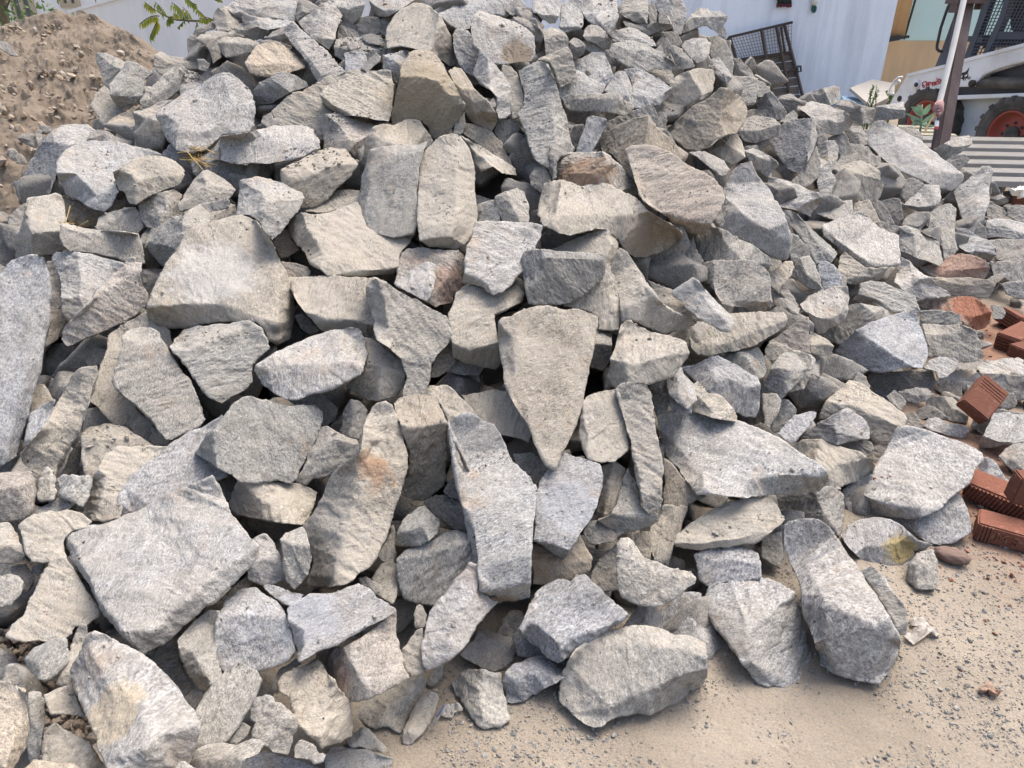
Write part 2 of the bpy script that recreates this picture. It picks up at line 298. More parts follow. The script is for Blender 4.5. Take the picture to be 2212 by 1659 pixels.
C1|b|1|126,12 131,10 134,16 136,21 127,20||small bluish brick-sized stone under the crest's end boulder
C1|g|3|144,28 150,20 155,12 162,7 168,7 171,10 180,10 186,13 187,16 183,22 186,28 185,35 180,32 175,27 168,22 160,24 148,29|146,27 156,15 172,14 187,15|dark cap stone overhanging a black hollow, silhouetted against the blue-white wall
C1|g|3|84,44 87,38 95,35 105,35 120,40 130,45 138,52 142,57 138,60 125,60 113,62 105,60 95,55 88,50|86,41 100,43 115,43 130,49 141,57|wide slab with a dusty ledge and dark slanting face, upper slope
C1|d|0|121,31 126,28 138,27 144,30 147,37 144,42 138,42 135,35 128,33|122,31 134,32 140,40|dark-streaked stone behind the spindle-shaped slab
C1|g|0|124,38 130,31 134,33 138,40 137,46 138,50 130,46||grey lump beside the wide ledged slab
C1|b|2|135,42 137,39 142,40 150,46 156,52 158,58 150,60 143,60 140,53 138,46|136,43 147,50 152,60|spindle-shaped pale slab pointing down beside the wide ledged slab
C1|w|1|146,40 149,35 158,33 168,33 172,38 170,47 166,53 160,55 154,50|146,40 157,38 164,41 164,47 155,50|pale stone with a dark front notch near the wire-mesh tailgate
C1|g|-1|168,32 178,30 184,35 189,45 192,55 190,66 184,64 178,54 172,50 170,46 172,38||tall rounded slab at the pile's flank beneath the cap stone
C1|w|0|158,56 170,52 178,49 182,54 187,61 190,68 186,74 178,66 172,61 160,62|170,52 176,58 188,70|pale slab in the slope below the tall rounded flank slab
C1|d|0|191,50 197,51 203,57 208,63 211,70 204,70 198,67 190,67|191,50 197,61 209,68|dark-footed stone in front of the rusty mesh tailgate
C1|t|2|135,71 145,64 160,59 174,60 176,68 172,79 158,87 146,95 135,103 128,94 134,83 137,76|137,77 152,68 155,60; 152,68 166,82|two-faced tan stone above the broad orange-tan slab
C1|w|2|96,60 100,59 110,60 120,64 130,70 138,76 137,83 127,91 117,92 107,94 103,90 104,75 102,68|137,77 124,85 119,92|pale broad stone with a brown lower corner, mid upper slope
C1|w|2|80,79 85,70 88,64 92,61 97,62 102,70 104,76 103,90 96,87 90,83|92,62 97,74 103,88|bright pointed stone leaning on the pale broad stone's flank
C1|w|0|113,61 120,58 130,57 136,57 140,66 138,74 130,71 120,66||whitish slab end above the pale broad stone
C1|g|3|43,85 48,82 65,81 80,80 92,80 96,85 104,90 106,93 102,98 96,100 88,98 70,96 50,96 46,93|92,80 93,87 88,98; 44,87 70,85 93,87|flat ledge-like slab roofing a black cavity, with a brown end
C1|o|3|132,115 140,106 147,100 155,92 170,84 180,76 187,76 197,83 201,85 204,95 201,105 195,115 185,117 175,121 170,128 160,131 150,129 142,122 134,117|186,77 181,95 176,120; 155,92 148,106 134,116|broad orange-tan slab, warmest coloured of the upper slope
C1|g|0|187,70 190,65 200,66 212,68 213,76 210,89 204,90 200,86 195,84 188,78||grey blocky stone behind the orange-tan slab's upper edge
C1|g|0|212,69 218,72 222,77 223,84 212,84||small grey stone at the flank beside the mesh tailgate's foot
C1|g|1|195,113 200,103 208,100 218,101 228,103 232,108 231,116 222,120 210,124 200,122|196,114 212,113 231,110|grey stone with a flat light top, beside the orange-tan slab's end
C1|t|2|167,130 180,120 190,113 195,116 198,122 201,130 202,136 196,140 190,143 180,137|170,131 184,126 192,115; 184,126 202,133|tan-roofed stone wedged under the orange-tan slab's lower corner
C1|w|1|153,132 163,130 175,134 183,139 189,146 183,153 177,150 166,141|154,134 168,138 184,150|light speckled slab between the olive pyramid and the tan-roofed stone
C1|g|0|76,117 83,105 95,99 107,95 118,89 124,93 126,102 122,106 112,103 100,108 90,112 80,119||long slab sloping behind the olive-brown pyramid
C1|t|0|122,104 125,96 132,97 134,103 132,114 127,112||stubby tan stone between the olive pyramid and the orange-tan slab
C1|o|2|75,119 88,110 105,102 118,99 122,106 130,114 140,123 152,133 148,142 130,142 115,140 110,150 108,158 100,150 92,140 85,133 76,131|119,100 116,116 112,140|olive-brown pyramid with a soft ridge, above the pinkish leaning slab
C1|b|2|65,101 70,99 78,101 82,103 82,108 77,117 72,127 68,134 60,134 55,132 58,122 62,110|80,103 72,112 66,132|squared stub of stone standing like a post in a dark hollow
C1|g|2|33,124 36,124 42,128 52,133 42,135 39,140 39,153 35,156 33,150 32,135|34,124 37,138 36,154|thin upright wedge between the leaning pillar and the brown-striped block
C1|g|2|38,133 50,131 62,132 72,132 78,131 85,135 92,142 100,150 107,160 110,168 100,170 92,166 85,162 75,160 62,163 50,160 38,156|38,149 62,149 80,151 94,164; 78,131 84,142 80,151|grey block with a rust-brown band along its lower side
C1|p|4|97,129 103,125 112,126 125,127 136,131 150,140 165,149 175,155 182,163 184,172 180,182 172,194 166,202 158,202 148,196 138,190 125,182 114,174 110,168 104,150|112,170 130,182 148,190 168,196; 98,131 110,150 114,172|large pinkish-grey slab leaning with fine slanted grain
C1|g|-1|15,153 20,144 28,143 33,152 34,164 28,168 16,160|16,152 26,150|small grey stone in the dark hollow at the foot of the leaning pillar
C1|d|-1|48,115 55,108 62,108 60,120 55,130 50,122||dark stone in the hollow beside the post-like stub
D1|d|1|-2,80 3,79 7,84 12,90 16,97 15,102 8,104 0,104 -8,100 -10,90|-2,82 4,92 2,104|dark blue-grey triangular stone at the foot of the mesh tailgate
D1|g|1|7,86 12,82 20,81 26,85 33,88 32,91 25,91 26,100 22,102 16,95 12,92|7,86 20,86 32,90|small flat-capped stone below the mesh tailgate's corner
D1|g|1|30,83 38,79 48,76 58,74 62,76 63,84 62,88 55,91 50,92 40,88 33,88|31,84 46,82 57,75; 46,82 54,91|grey stone against the blue-white wall base, outermost beside the tailgate
D1|w|3|27,94 33,88 38,87 52,91 65,96 72,100 75,104 72,110 62,116 56,117 48,115 42,108 33,98|31,93 42,102 60,106 74,103; 60,106 60,116|cream flat-topped slab like a loaf, in front of the tailgate
D1|g|2|58,90 64,86 70,86 80,91 92,94 93,97 90,107 82,107 74,103 66,97|60,91 75,94 83,97 93,95; 83,97 82,107|grey brick-shaped stone between the cream loaf and the loader's arm
D1|g|2|93,97 92,92 105,90 117,88 119,95 118,102 112,103 100,104 93,107|92,92 106,94 118,92|rectangular grey stone just before the loader's front wheel
D1|b|3|2,125 4,115 10,108 20,103 30,102 38,102 42,108 42,118 40,128 34,140 31,150 25,150 16,146 8,135|38,102 37,122 31,149|big bluish shield-shaped stone on the flank
D1|w|0|9,106 16,99 22,95 26,100 26,104 18,106||small whitish spike above the bluish shield-shaped stone
D1|g|0|42,108 47,110 50,117 52,122 46,124 43,126 42,118||slim stone beside the bluish shield-shaped stone
D1|g|0|51,120 58,116 66,115 70,120 72,130 66,135 62,135 58,126||grey stone under the cream loaf slab
D1|g|1|20,156 30,148 36,138 42,126 46,140 45,152 36,160 30,163 22,161||dark slanting stone beneath the bluish shield-shaped stone
D1|w|2|42,126 50,122 58,121 61,128 60,138 55,149 60,156 62,161 60,172 46,174 42,157 45,145 43,135|50,122 52,140 48,156|tall twisted pale stone beside the bluish shield-shaped stone
D1|b|0|65,112 70,110 80,109 86,117 86,125 80,127 72,126 68,120|66,112 78,114 82,126|bluish block under the brick-shaped stone, behind the long slab
D1|g|0|71,124 78,124 86,127 94,136 96,142 90,147 82,142 74,135||grey stone tucked against the long diagonal slab's lower side
D1|g|0|59,140 64,134 74,133 82,139 72,142 60,146||small dark grey stone above the tan hexagonal slab
D1|t|2|56,151 60,144 72,140 80,138 88,142 97,148 98,155 100,161 97,170 90,176 70,172 62,172 59,160|58,150 76,150 98,152|tan hexagonal slab on the flank below the long diagonal slab
D1|w|4|84,119 89,108 93,104 100,104 110,108 120,115 132,122 142,130 155,140 165,147 170,151 169,156 163,163 158,165 148,163 135,157 125,153 115,148 102,140 95,134 89,128 85,124|92,106 110,122 130,137 150,148 168,153|longest slab of the flank, lying diagonally with a stepped top
D1|g|1|143,129 152,124 165,118 174,117 177,124 170,130 160,136 152,139 146,133|144,129 160,127 176,121|small slab sticking out above the corrugated sheet
D1|g|1|153,139 160,134 170,133 174,138 168,145 163,148 157,142||little stone projecting over the corrugated sheet's edge
D1|w|0|113,110 125,109 134,116 134,126 125,120||pale flat stone between the long diagonal slab and the steel post
D1|w|2|160,166 175,153 185,144 192,143 194,147 192,160 191,175 186,190 178,203 172,200 168,190 164,178|192,144 182,165 180,200|standing pointed stone at the pile's flank before the corrugated sheet
D1|g|-1|113,168 117,155 125,154 137,160 134,170 120,176||dark grey stone in the gap below the long diagonal slab
D1|d|-1|96,150 105,145 112,152 108,162 99,165||small shaded stone beside the tan hexagonal slab
D1|g|1|-21,130 -13,128 1,134 7,139 9,143 3,149 -1,153 -10,146 -16,139|-20,131 -4,137 8,142|grey stone just below the flat-light-topped stone on the flank
A1|b|3|-12,35 0,35 5,36 10,41 14,46 16,49 10,48 0,42 -12,40||smooth grey stone lying on the brown sand heap at the photo's side edge
A1|o|1|15,119 20,116 27,115 30,116 31,123 30,128 25,126 18,122|16,119 26,121 30,127|brown angular cobble at the foot of the sand heap
A1|o|1|30,113 34,111 37,113 36,122 33,126 31,120||upright brown cobble next to the angular one at the sand heap's foot
A1|o|1|34,110 38,108 43,109 45,113 40,116 36,114||flat grey-brown cobble tucked behind the tall pale slanted slab
A1|o|1|8,132 13,129 16,132 17,139 12,140 8,137||rust-brown cobble at the photo's side edge below the sand heap
A1|o|1|13,134 18,133 22,137 24,142 19,143 14,141||buff cobble touching the tall pale slanted slab's side
A2|g|-1|6,22 15,14 23,9 22,20 19,30 14,38 8,34 7,28||small grey stone at the foot of the sand heap, behind the sunlit-sided block
A2|g|3|14,36 17,33 19,25 24,5 32,4 42,3 48,1 53,3 56,10 56,18 58,24 54,28 52,34 53,42 58,50 45,55 38,55 28,53 20,56 14,58 13,45|25,5 24,30 27,37 26,53; 27,37 40,34 53,35|tall block with a pale sunlit side face, near the foot of the sand heap
A2|o|-1|54,6 70,8 82,15 92,17 88,23 82,31 72,30 60,27 56,18||brown shaded stone under the huge pale fan-shaped stone
A2|g|1|82,30 85,22 95,17 110,14 117,13 120,17 125,30 119,36 108,36 92,35 84,33|83,31 100,24 118,15|slab with a dusty upper slope beneath the brown-sided lump
A2|g|1|119,20 120,6 135,2 150,-3 158,2 155,10 155,16 160,20 150,24 142,29 137,32 128,31 121,25|141,0 144,14 138,32|rough grey chunk between the brown-sided lump and the pyramid-shaped stone
A2|g|3|51,38 52,28 56,27 70,31 85,33 100,34 112,35 119,37 122,45 125,54 125,62 118,62 110,61 100,57 85,54 70,52 60,52 54,46|51,31 70,35 100,37 120,39|long grey slab with a thin sunlit top rim, above the pale streaked slab
A2|g|2|126,47 128,43 135,34 150,21 165,14 180,9 195,5 199,8 197,14 190,16 180,27 168,32 163,42 158,52 151,64 143,66 133,57 128,50|129,45 142,46 155,51; 159,17 157,35 155,50|sloping grey slab with rounded edge, behind the biggest tan slab's upper corner
A2|w|1|124,49 126,40 131,31 138,32 132,41 128,48||narrow pale sliver beside the sloping rounded-edge slab
A2|t|1|177,27 183,18 190,10 197,9 204,11 206,22 200,25 188,29|178,26 190,18 204,16|small tan stone peeping over the biggest tan slab's top edge
A2|t|4|126,100 130,88 137,75 145,60 155,46 163,32 166,29 180,27 195,23 208,20 221,24 230,35 238,48 243,60 250,75 254,88 255,98 254,110 252,125 240,131 233,127 228,117 222,112 210,113 190,113 170,116 160,119 148,118 134,114 128,108|127,102 142,99 160,97 195,98 221,108 240,113; 222,25 232,48 240,80 240,113; 240,113 242,130|biggest tan slab, broad five-sided face dotted with white crust
A2|b|4|-12,82 0,70 5,62 10,58 20,55 32,53 38,56 42,68 43,85 42,105 39,130 38,145 35,160 31,168 27,185 23,203 19,220 16,230 5,236 -4,242 -12,242|27,54 29,80 23,120 20,160 8,234|tallest pale pillar, cut by the photo's side edge, leaning against the pile
A2|s|-1|41,60 48,59 52,75 54,100 46,103 40,102 42,80||sunlit scrap of stone in the slot beside the tallest pale pillar
A2|w|2|46,57 50,53 60,51 75,53 85,56 100,60 107,62 100,72 92,84 82,95 74,104 64,112 58,112 53,105 53,92 51,75 48,65|71,54 70,80 62,111|pale streaked slab with faint white vertical lines, next to the tallest pillar
A2|p|4|51,127 54,118 62,110 75,98 85,85 95,74 108,62 112,57 116,57 118,61 122,61 123,66 121,72 124,80 129,88 127,98 118,106 105,114 95,119 80,125 65,132 58,134|54,119 72,106 86,91 99,80 111,72 122,67|pinkish wedge like an axe blade with a sunlit spine, pointing up
A2|d|-1|122,70 130,71 136,75 130,80 124,78||dark small stone deep in the gap beside the pinkish axe-like wedge
A2|o|-1|40,103 52,101 60,110 54,118 50,127 40,134||brown shadowed stone in the slot between the pillar and the axe-like wedge
A2|d|-1|72,135 80,134 91,136 90,146 86,150 75,150||dark little cube sitting in a square black hollow
A2|t|0|93,124 104,115 118,108 126,102 134,112 146,120 150,134 138,140 120,150 108,168 118,186 135,205 148,214 146,220 130,218 117,211 113,204 100,202 94,196 88,190 77,181 82,172 82,160 90,140||smooth tan slab behind the shield-like slab beneath the biggest tan slab
A2|g|3|98,164 100,150 104,138 105,125 110,119 120,116 130,117 138,120 142,130 150,145 158,155 165,163 170,175 175,185 178,197 172,203 160,208 148,215 143,214 135,204 125,192 115,182 107,177 102,172|105,128 120,132 141,127|shield-like slab widening downward, at the foot of the biggest tan slab
A2|g|3|147,134 150,127 158,119 170,115 190,114 215,111 226,118 232,130 233,136 225,142 218,150 218,165 212,172 200,178 192,184 180,177 170,165 160,150|148,136 158,142 180,130 210,118 228,120|brick-like boulder with a sandy pitted top face, under the biggest tan slab
A2|d|-1|141,117 160,118 154,126 148,134||shaded scrap of stone between the shield-like slab and the sandy-topped boulder
B2|w|3|-17,20 -15,5 -14,-10 0,-14 15,-10 30,-4 41,0 42,5 38,15 30,24 22,35 14,42 8,35 2,25 -6,20|-14,-8 5,0 8,8 2,24; 8,8 41,3|cube-like block standing on its corner atop the biggest tan slab
B2|o|-1|14,43 22,33 27,31 30,40 38,50 28,56 21,58 18,50||brown stone in the corner beside the wide tan parallelogram slab
B2|t|2|27,32 30,24 38,17 55,18 68,15 78,12 88,8 95,30 108,37 122,36 138,33 132,45 125,54 123,65 119,71 105,72 92,73 80,73 62,73 55,66 45,60 38,48 30,40|36,18 43,30 60,55 65,73; 63,66 80,69 121,67|wide tan parallelogram slab below the square-shouldered block
B2|t|0|42,17 55,6 65,0 80,-3 92,0 92,12 75,14 60,18||dusty stone filling the gap above the wide tan parallelogram slab
B2|g|1|22,60 32,61 45,64 48,68 46,73 35,76 26,75||thin grey shard lying beside the biggest tan slab's side
B2|t|2|28,74 45,73 70,72 90,73 105,74 113,78 108,90 106,110 106,130 96,127 90,120 83,118 70,121 58,121 50,113 42,104 36,96 32,88 30,80|33,90 45,100 60,111 85,111 106,117|wide tan trapezoid slab with a dark lower edge, in the centre
B2|d|-1|34,107 39,105 48,112 56,120 48,124 38,118||shadowed shard under the wide tan trapezoid slab
B2|w|3|118,79 128,72 140,63 148,60 154,62 156,70 154,82 150,92 147,95 140,92 130,86|149,61 151,76 147,94|pale leaf-shaped stone lying on the reddish brown stone
B2|p|1|120,78 122,64 125,54 130,49 140,48 155,50 175,50 180,53 182,62 179,72 180,83 170,90 170,96 155,100 147,96 140,90|177,51 166,72 155,86 148,96|tan and reddish brown stone behind the pale leaf-shaped stone
B2|g|4|95,82 100,76 104,75 113,78 125,85 140,92 152,100 165,107 171,117 172,123 165,133 156,142 152,150 150,164 147,175 138,190 130,192 126,176 130,160 125,144 115,135 104,128 101,118 101,110 97,98 95,90|104,76 111,95 115,118 127,146|kite-shaped slab pointing down, a dark strip along its shaded edge
B2|w|3|180,70 182,50 187,33 190,26 200,25 222,26 236,26 248,29 247,38 242,48 240,58 233,67 224,74 221,80 213,87 205,89 199,86 195,82 188,80 179,79|181,72 198,78 205,88|light grey square-topped slab with a pointed foot, below the tall pale oval
B2|g|0|191,11 200,8 207,7 210,15 211,27 200,28 191,28||small grey block between the tall pale oval and the square-topped slab
B2|g|1|206,4 215,0 225,-4 232,0 235,10 236,28 222,28 213,26 208,14|207,5 218,4 226,26|grey stone just above the light square-topped slab
B2|t|2|170,94 172,87 180,80 195,80 203,86 212,86 222,80 226,76 232,88 230,95 218,101 207,106 207,115 209,130 211,148 207,153 195,151 180,147 170,143 169,130 167,118 166,106|169,134 185,137 208,128; 206,106 216,96 231,90|tan block with a bent front edge under the square-topped slab
B2|o|0|150,160 154,145 164,132 171,130 172,147 168,152 158,160||brown stone behind the kite-shaped slab's lower edge
B2|d|-1|163,157 170,145 185,148 198,151 192,158||shadowed ledge of stone roofing the black central hole
B2|w|4|0,150 20,138 45,125 65,119 82,116 90,118 95,128 95,134 97,140 94,148 90,158 78,164 66,170 50,175 38,180 25,180 15,174 5,165 1,157|83,116 89,130 87,146 86,160; 3,158 30,150 60,148 87,146|bright layered loaf of stone, lightest in the centre of the pile
B2|t|2|93,126 100,127 110,134 120,142 126,147 130,158 128,168 122,178 105,181 95,180 78,168 88,160 95,148 97,140|94,146 108,150 129,157; 108,150 104,180|tan stone squeezed between the bright layered loaf and the kite-shaped slab
C2|t|4|-12,112 -8,108 0,106 10,100 20,97 40,99 58,100 70,104 75,108 75,115 73,125 70,140 67,155 64,168 62,185 57,200 50,215 42,230 36,239 30,236 22,222 15,205 5,190 -3,175 -8,160 -9,145 -12,125|-11,118 0,125 2,150 10,190|great tapering slab like an arrowhead pointing down, in the middle of the pile
C2|t|3|23,20 24,5 27,-8 35,-10 50,-9 62,-5 75,-9 85,-6 100,0 112,8 120,17 132,25 145,33 148,38 145,45 138,47 125,54 118,57 108,58 98,52 92,42 82,33 72,33 60,36 50,38 40,36 27,30|23,14 38,19 62,21 90,20 109,19 128,27 147,39; 38,19 30,30|long dusty-topped boulder with a brown underside, supporting the pinkish slanted slab
C2|w|3|174,22 180,12 183,4 182,-2 190,-18 196,-24 207,-28 212,-15 222,-3 228,8 236,20 242,38 241,44 240,50 237,58 225,56 215,50 200,42 190,38 180,32|194,-21 194,0 194,12; 194,12 208,25 222,33 241,42; 194,12 182,30|large blue-white boulder with three faces meeting in a point
C2|g|2|157,45 160,38 170,30 178,31 190,36 205,44 222,56 226,64 210,62 200,60 185,60 175,60 166,62 160,58|177,32 187,47 198,59|cut block directly under the large blue-white boulder
C2|t|2|30,51 50,42 65,35 78,32 82,31 88,37 93,43 92,50 88,60 86,68 80,62 72,55 60,53 45,53|78,32 86,46 80,60|tan hump behind the dark granite block
C2|d|4|8,57 12,51 25,49 40,50 60,51 74,53 80,58 81,65 79,75 70,82 60,90 50,96 40,98 25,98 14,97 12,85 9,72|8,60 20,58 45,57 65,57 80,60; 20,58 28,70 14,90|dark granite block with a pale top edge, above the arrowhead slab
C2|t|2|44,98 58,88 72,78 79,66 82,62 85,66 89,76 92,83 94,93 95,104 93,114 93,119 85,120 75,119 75,110 68,104 58,101|86,68 84,90 90,112|curved tan slab wrapping behind the dark granite block
C2|g|2|84,66 90,54 93,48 100,52 105,60 112,72 120,84 128,94 140,103 152,108 161,113 158,116 145,120 130,122 118,118 108,112 102,110 95,112 93,95 90,80|93,102 108,95 125,90; 98,51 106,75 125,90|horn-shaped slab, tan above and dark grey below, sweeping to a sharp tip
C2|t|0|117,76 130,82 140,85 147,95 157,102 165,112 152,110 140,105 128,96||thin tan slab behind the horn-shaped slab's upper edge
C2|w|4|138,87 142,83 150,78 156,74 161,77 168,85 175,93 183,100 190,108 192,115 189,121 182,120 172,115 160,109 152,102 146,95 140,92|157,75 160,85 172,99 184,112 190,120|bright finger-like slab slanting across, beside the horn-shaped slab's tip
C2|g|3|159,72 164,63 175,59 192,59 208,59 216,63 223,70 224,80 225,95 221,100 218,104 208,105 200,100 190,99 182,97 176,88 170,80 163,76|175,60 174,78 181,96; 181,96 200,94 224,97|smooth squarish boulder between the finger-like slab and the big blue-white one
C2|t|2|153,125 154,117 165,110 180,106 190,105 205,104 222,103 235,104 238,110 236,116 230,121 222,126 210,133 195,138 180,140 170,142 160,141 154,135|154,128 165,133 185,131 205,122 237,111|long tan slab running beneath the finger-like slab
C2|t|4|83,160 85,145 90,128 94,115 98,110 103,110 108,114 120,120 130,123 145,127 152,130 154,139 150,145 140,158 128,163 120,166 110,170 100,170 88,168|86,145 100,148 120,145 154,139; 100,148 104,170; 90,128 96,124 101,110|saddle-topped stone with a cracked peak, beside the arrowhead slab
C2|d|0|73,118 87,120 86,138 83,148 78,154 70,152 66,150 70,138|71,131 86,131|dark stub standing behind the arrowhead slab's upper edge
C2|b|2|146,151 155,150 165,147 172,142 178,141 188,146 200,154 212,160 215,166 214,180 210,195 200,194 190,188 176,178 162,168|172,142 176,158 168,172; 176,158 214,172|blue-grey slab below the long tan slab
C2|g|1|178,143 195,138 212,134 217,140 220,155 218,160 212,162 200,155 188,147|195,138 203,143 211,160|small two-toned block under the long tan slab's end
C2|w|2|133,160 138,155 145,153 151,160 157,166 160,180 152,188 142,182 135,175|139,155 144,165 142,180|small pale stone below the saddle-topped stone
C2|g|1|120,166 125,160 132,159 137,168 134,176 124,174||tiny grey wedge at the foot of the saddle-topped stone
C2|d|-2|117,57 128,53 138,45 146,43 150,55 153,65 152,74 142,75 132,70 125,63|119,58 132,64 140,71 152,68|dark flat stone deep in the hollow under the dusty-topped boulder
C2|d|-2|147,58 150,45 157,38 160,50 166,60 158,70 148,64||dark upright stone in the hollow beside the cut block
D2|w|2|0,12 -3,2 0,-14 10,-12 22,-7 35,-2 43,0 47,5 44,12 39,16 37,22 30,18 25,16 15,14|7,13 20,10 32,10 46,4|flat grey tablet with a chipped front, higher neighbour of the tan hexagonal slab
D2|w|0|40,18 45,13 60,8 72,7 74,18 66,23 58,25 50,22||pale stone in shade under the tan hexagonal slab
D2|t|0|73,10 87,6 92,15 97,26 90,28 80,22 74,18||tan wedge under the corner of the tan hexagonal slab
D2|g|1|88,8 93,5 98,8 105,18 109,28 98,28 95,20||narrow slanted sliver behind the six-sided clean-cut slab
D2|g|0|98,7 108,5 114,6 117,23 112,28 108,26 103,17||grey panel-like stone in the slope above the thick six-sided slab
D2|w|2|117,11 122,6 130,0 135,-6 148,-6 150,5 148,11 140,16 130,17 122,14|118,12 130,13 141,12 150,6|pale pillow-shaped stone near the flank's standing pointed stone
D2|t|1|115,28 120,21 127,17 140,17 140,25 132,33 122,32|116,28 130,30 139,19|tan small block below the pale pillow-shaped stone
D2|g|3|138,25 140,18 148,13 157,10 162,15 162,28 161,40 164,50 160,55 152,58 148,50 147,42 142,38 138,32|141,18 150,40 152,57|tall smooth upright stone on the flank, between tan block and brick-dusted slabs
D2|g|0|178,37 182,26 188,31 189,41 182,42||small dark wedge under the standing pointed stone
D2|w|2|162,30 170,31 180,37 190,42 197,48 197,55 192,60 182,56 172,52 165,48 163,40|163,45 178,51 195,57|slab with a bright sloping top, right above the brick-dusted pale slab
D2|g|3|113,30 120,29 130,33 140,38 148,42 150,55 151,61 148,64 138,60 128,57 120,53 114,51 113,40|113,32 126,37 129,57; 126,37 148,43|stocky grey block adjoining the thick six-sided slab
D2|g|1|92,27 98,25 105,28 114,30 115,37 108,37 100,33||flat scrap lying along the top of the thick six-sided slab
D2|w|4|47,30 50,26 60,22 72,18 80,17 87,21 95,29 105,35 113,38 114,50 114,62 108,64 95,65 88,67 80,64 70,56 58,46 48,38|48,31 60,42 75,53 89,63 114,61|thick six-sided slab with a broad clean face, biggest on the flank
D2|g|2|9,15 20,16 25,19 33,28 42,36 52,45 60,53 58,58 54,62 48,60 42,63 38,55 35,47 30,42 25,35 18,28 14,22|22,17 30,30 45,46 56,60|dark-sided plank-like slab beside the large blue-white boulder
D2|g|1|19,45 21,36 26,38 30,43 36,48 36,57 28,60 20,62 19,52||small knobbly stone against the large blue-white boulder's side
D2|g|2|19,72 23,62 28,57 36,55 40,62 44,72 47,83 44,86 35,83 28,78|28,57 34,72 46,84|triangular grey stone over a black pocket, beside the blue rounded stone
D2|b|2|42,66 44,60 50,59 56,63 62,70 64,76 65,83 58,84 48,84 45,74||blue rounded stone, bluest of the flank
D2|t|0|0,70 8,66 15,60 21,60 23,65 20,72 14,80 10,88 3,82||tan stone between the squarish boulder and the triangular grey stone
D2|w|2|0,96 3,84 8,86 15,92 22,96 28,101 26,106 20,105 12,100 5,98 1,102|2,88 12,94 24,104|elongated pale splinter at the end of the squarish boulder
D2|t|0|10,86 14,78 18,84 24,93 27,100 18,96||brown sliver behind the elongated pale splinter
D2|w|3|27,97 35,90 44,86 48,82 58,81 68,82 70,90 69,100 67,110 60,114 54,117 48,122 43,123 38,115 35,107 30,102|28,99 42,108 54,110 68,104; 42,108 44,122|rounded pale block under the blue rounded stone
D2|t|1|60,68 62,56 66,52 75,58 85,66 95,66 103,65 100,72 96,77 85,79 74,80 66,78|61,68 75,72 90,74 102,67|dusty stone carrying a red brick chip, under the thick six-sided slab
D2|w|3|109,78 111,70 114,60 115,56 122,60 130,68 140,74 150,82 158,88 158,90 145,92 132,92 122,90 116,85 112,80|116,57 124,70 138,80 158,89; 110,78 124,82 138,80|sharp triangular slab pointing toward the brick-dusted stones
D2|p|2|131,65 140,63 150,61 158,55 168,53 178,55 188,59 193,65 191,71 186,76 175,75 160,74 148,74 138,71|132,66 140,69 155,68 170,67 192,66|pale slab sprinkled with red brick crumbs on its top
D2|o|1|140,73 160,74 180,75 192,76 197,79 193,88 190,92 175,91 160,90 150,85|142,75 165,80 196,80|brown flat slab directly under the brick-crumbed pale slab
D2|r|2|130,98 140,93 155,92 165,90 178,91 188,97 193,104 192,112 186,118 180,120 172,116 167,112 160,106 145,104|160,106 178,108 193,105|stone thickly coated with red brick dust, near the loose bricks
D2|g|1|189,76 195,72 203,70 204,74 198,79 192,81||little grey stone beside the brown flat slab's end
D2|w|1|188,24 200,23 215,25 228,28 228,41 212,41 200,39 188,40 188,30|189,30 205,29 228,36|flat grey slab at the photo's side edge, top of a stack of slabs
D2|g|1|190,42 205,41 228,42 228,64 215,62 203,60 197,58 197,50||thick grey slab at the photo's side edge, middle of the slab stack
D2|g|0|191,60 205,60 228,64 228,78 210,78 204,74 195,72 193,65||shaded slab at the photo's side edge, bottom of the slab stack
D2|g|0|202,80 210,77 228,78 228,94 215,92 206,88||grey stone at the photo's side edge above the first loose brick
D2|w|0|188,12 195,10 203,13 206,19 203,24 190,24||small pale stone resting on the edge slab stack
D2|g|-1|206,13 215,11 228,12 228,29 214,25 207,21||rough stone at the photo's side edge under the far brick rubble
D2|t|0|193,98 202,98 206,104 203,110 195,110||little tan stone behind the brick-dust-coated stone
D2|g|3|73,93 78,88 80,80 88,77 100,78 110,83 120,87 128,91 131,98 132,104 120,104 108,104 100,99 90,94 80,96|76,90 88,91 103,98 115,103|turtle-shaped stone above the big bluish triangle slab
D2|g|1|60,114 66,108 69,97 80,96 92,98 102,101 107,106 104,111 95,113 85,118 76,121 70,123 63,120|80,97 92,104 88,117|slanting stone beside the rounded pale block
D2|b|3|57,138 66,128 75,119 90,112 108,107 118,103 128,103 131,112 134,121 138,132 139,140 136,148 133,153 128,152 120,152 108,155 98,156 88,155 80,150 70,145|75,120 95,132 112,143 129,152|big bluish triangle slab split by a diagonal ridge
D2|g|1|131,103 140,102 158,103 166,106 168,114 160,117 148,116 138,116 132,113||flat grey slab between the bluish triangle and the brick-dust-coated stone
D2|g|3|133,114 148,115 165,114 175,117 181,121 184,130 187,143 183,146 170,148 160,145 150,143 143,142 138,144 139,135 135,122|134,121 150,123 165,121 182,121|box-like grey block with a pale top, nearest large block to the bricks
D2|d|-1|48,120 58,114 68,119 71,125 62,132 54,128||dark stone in the pocket beside the rounded pale block
D2|t|1|36,120 44,124 52,128 57,133 56,140 52,142 42,141 36,139|36,130 46,132 57,135|buff stone with a split top, in the pocket beneath the rounded pale block
D2|p|1|0,130 12,122 20,116 28,110 35,108 36,120 36,140 30,140 20,138 8,136||upright pinkish-grey triangle behind the coarse dark-grained block
D2|g|2|-3,136 2,130 10,131 22,136 36,140 39,145 38,155 35,162 32,170 20,173 5,171 -4,168 -5,150||coarse dark-grained block below the upright pinkish triangle
D2|g|1|71,165 78,156 84,158 89,168 82,176 72,172||small grey wedge between the peanut-shaped stone and the dark long bar
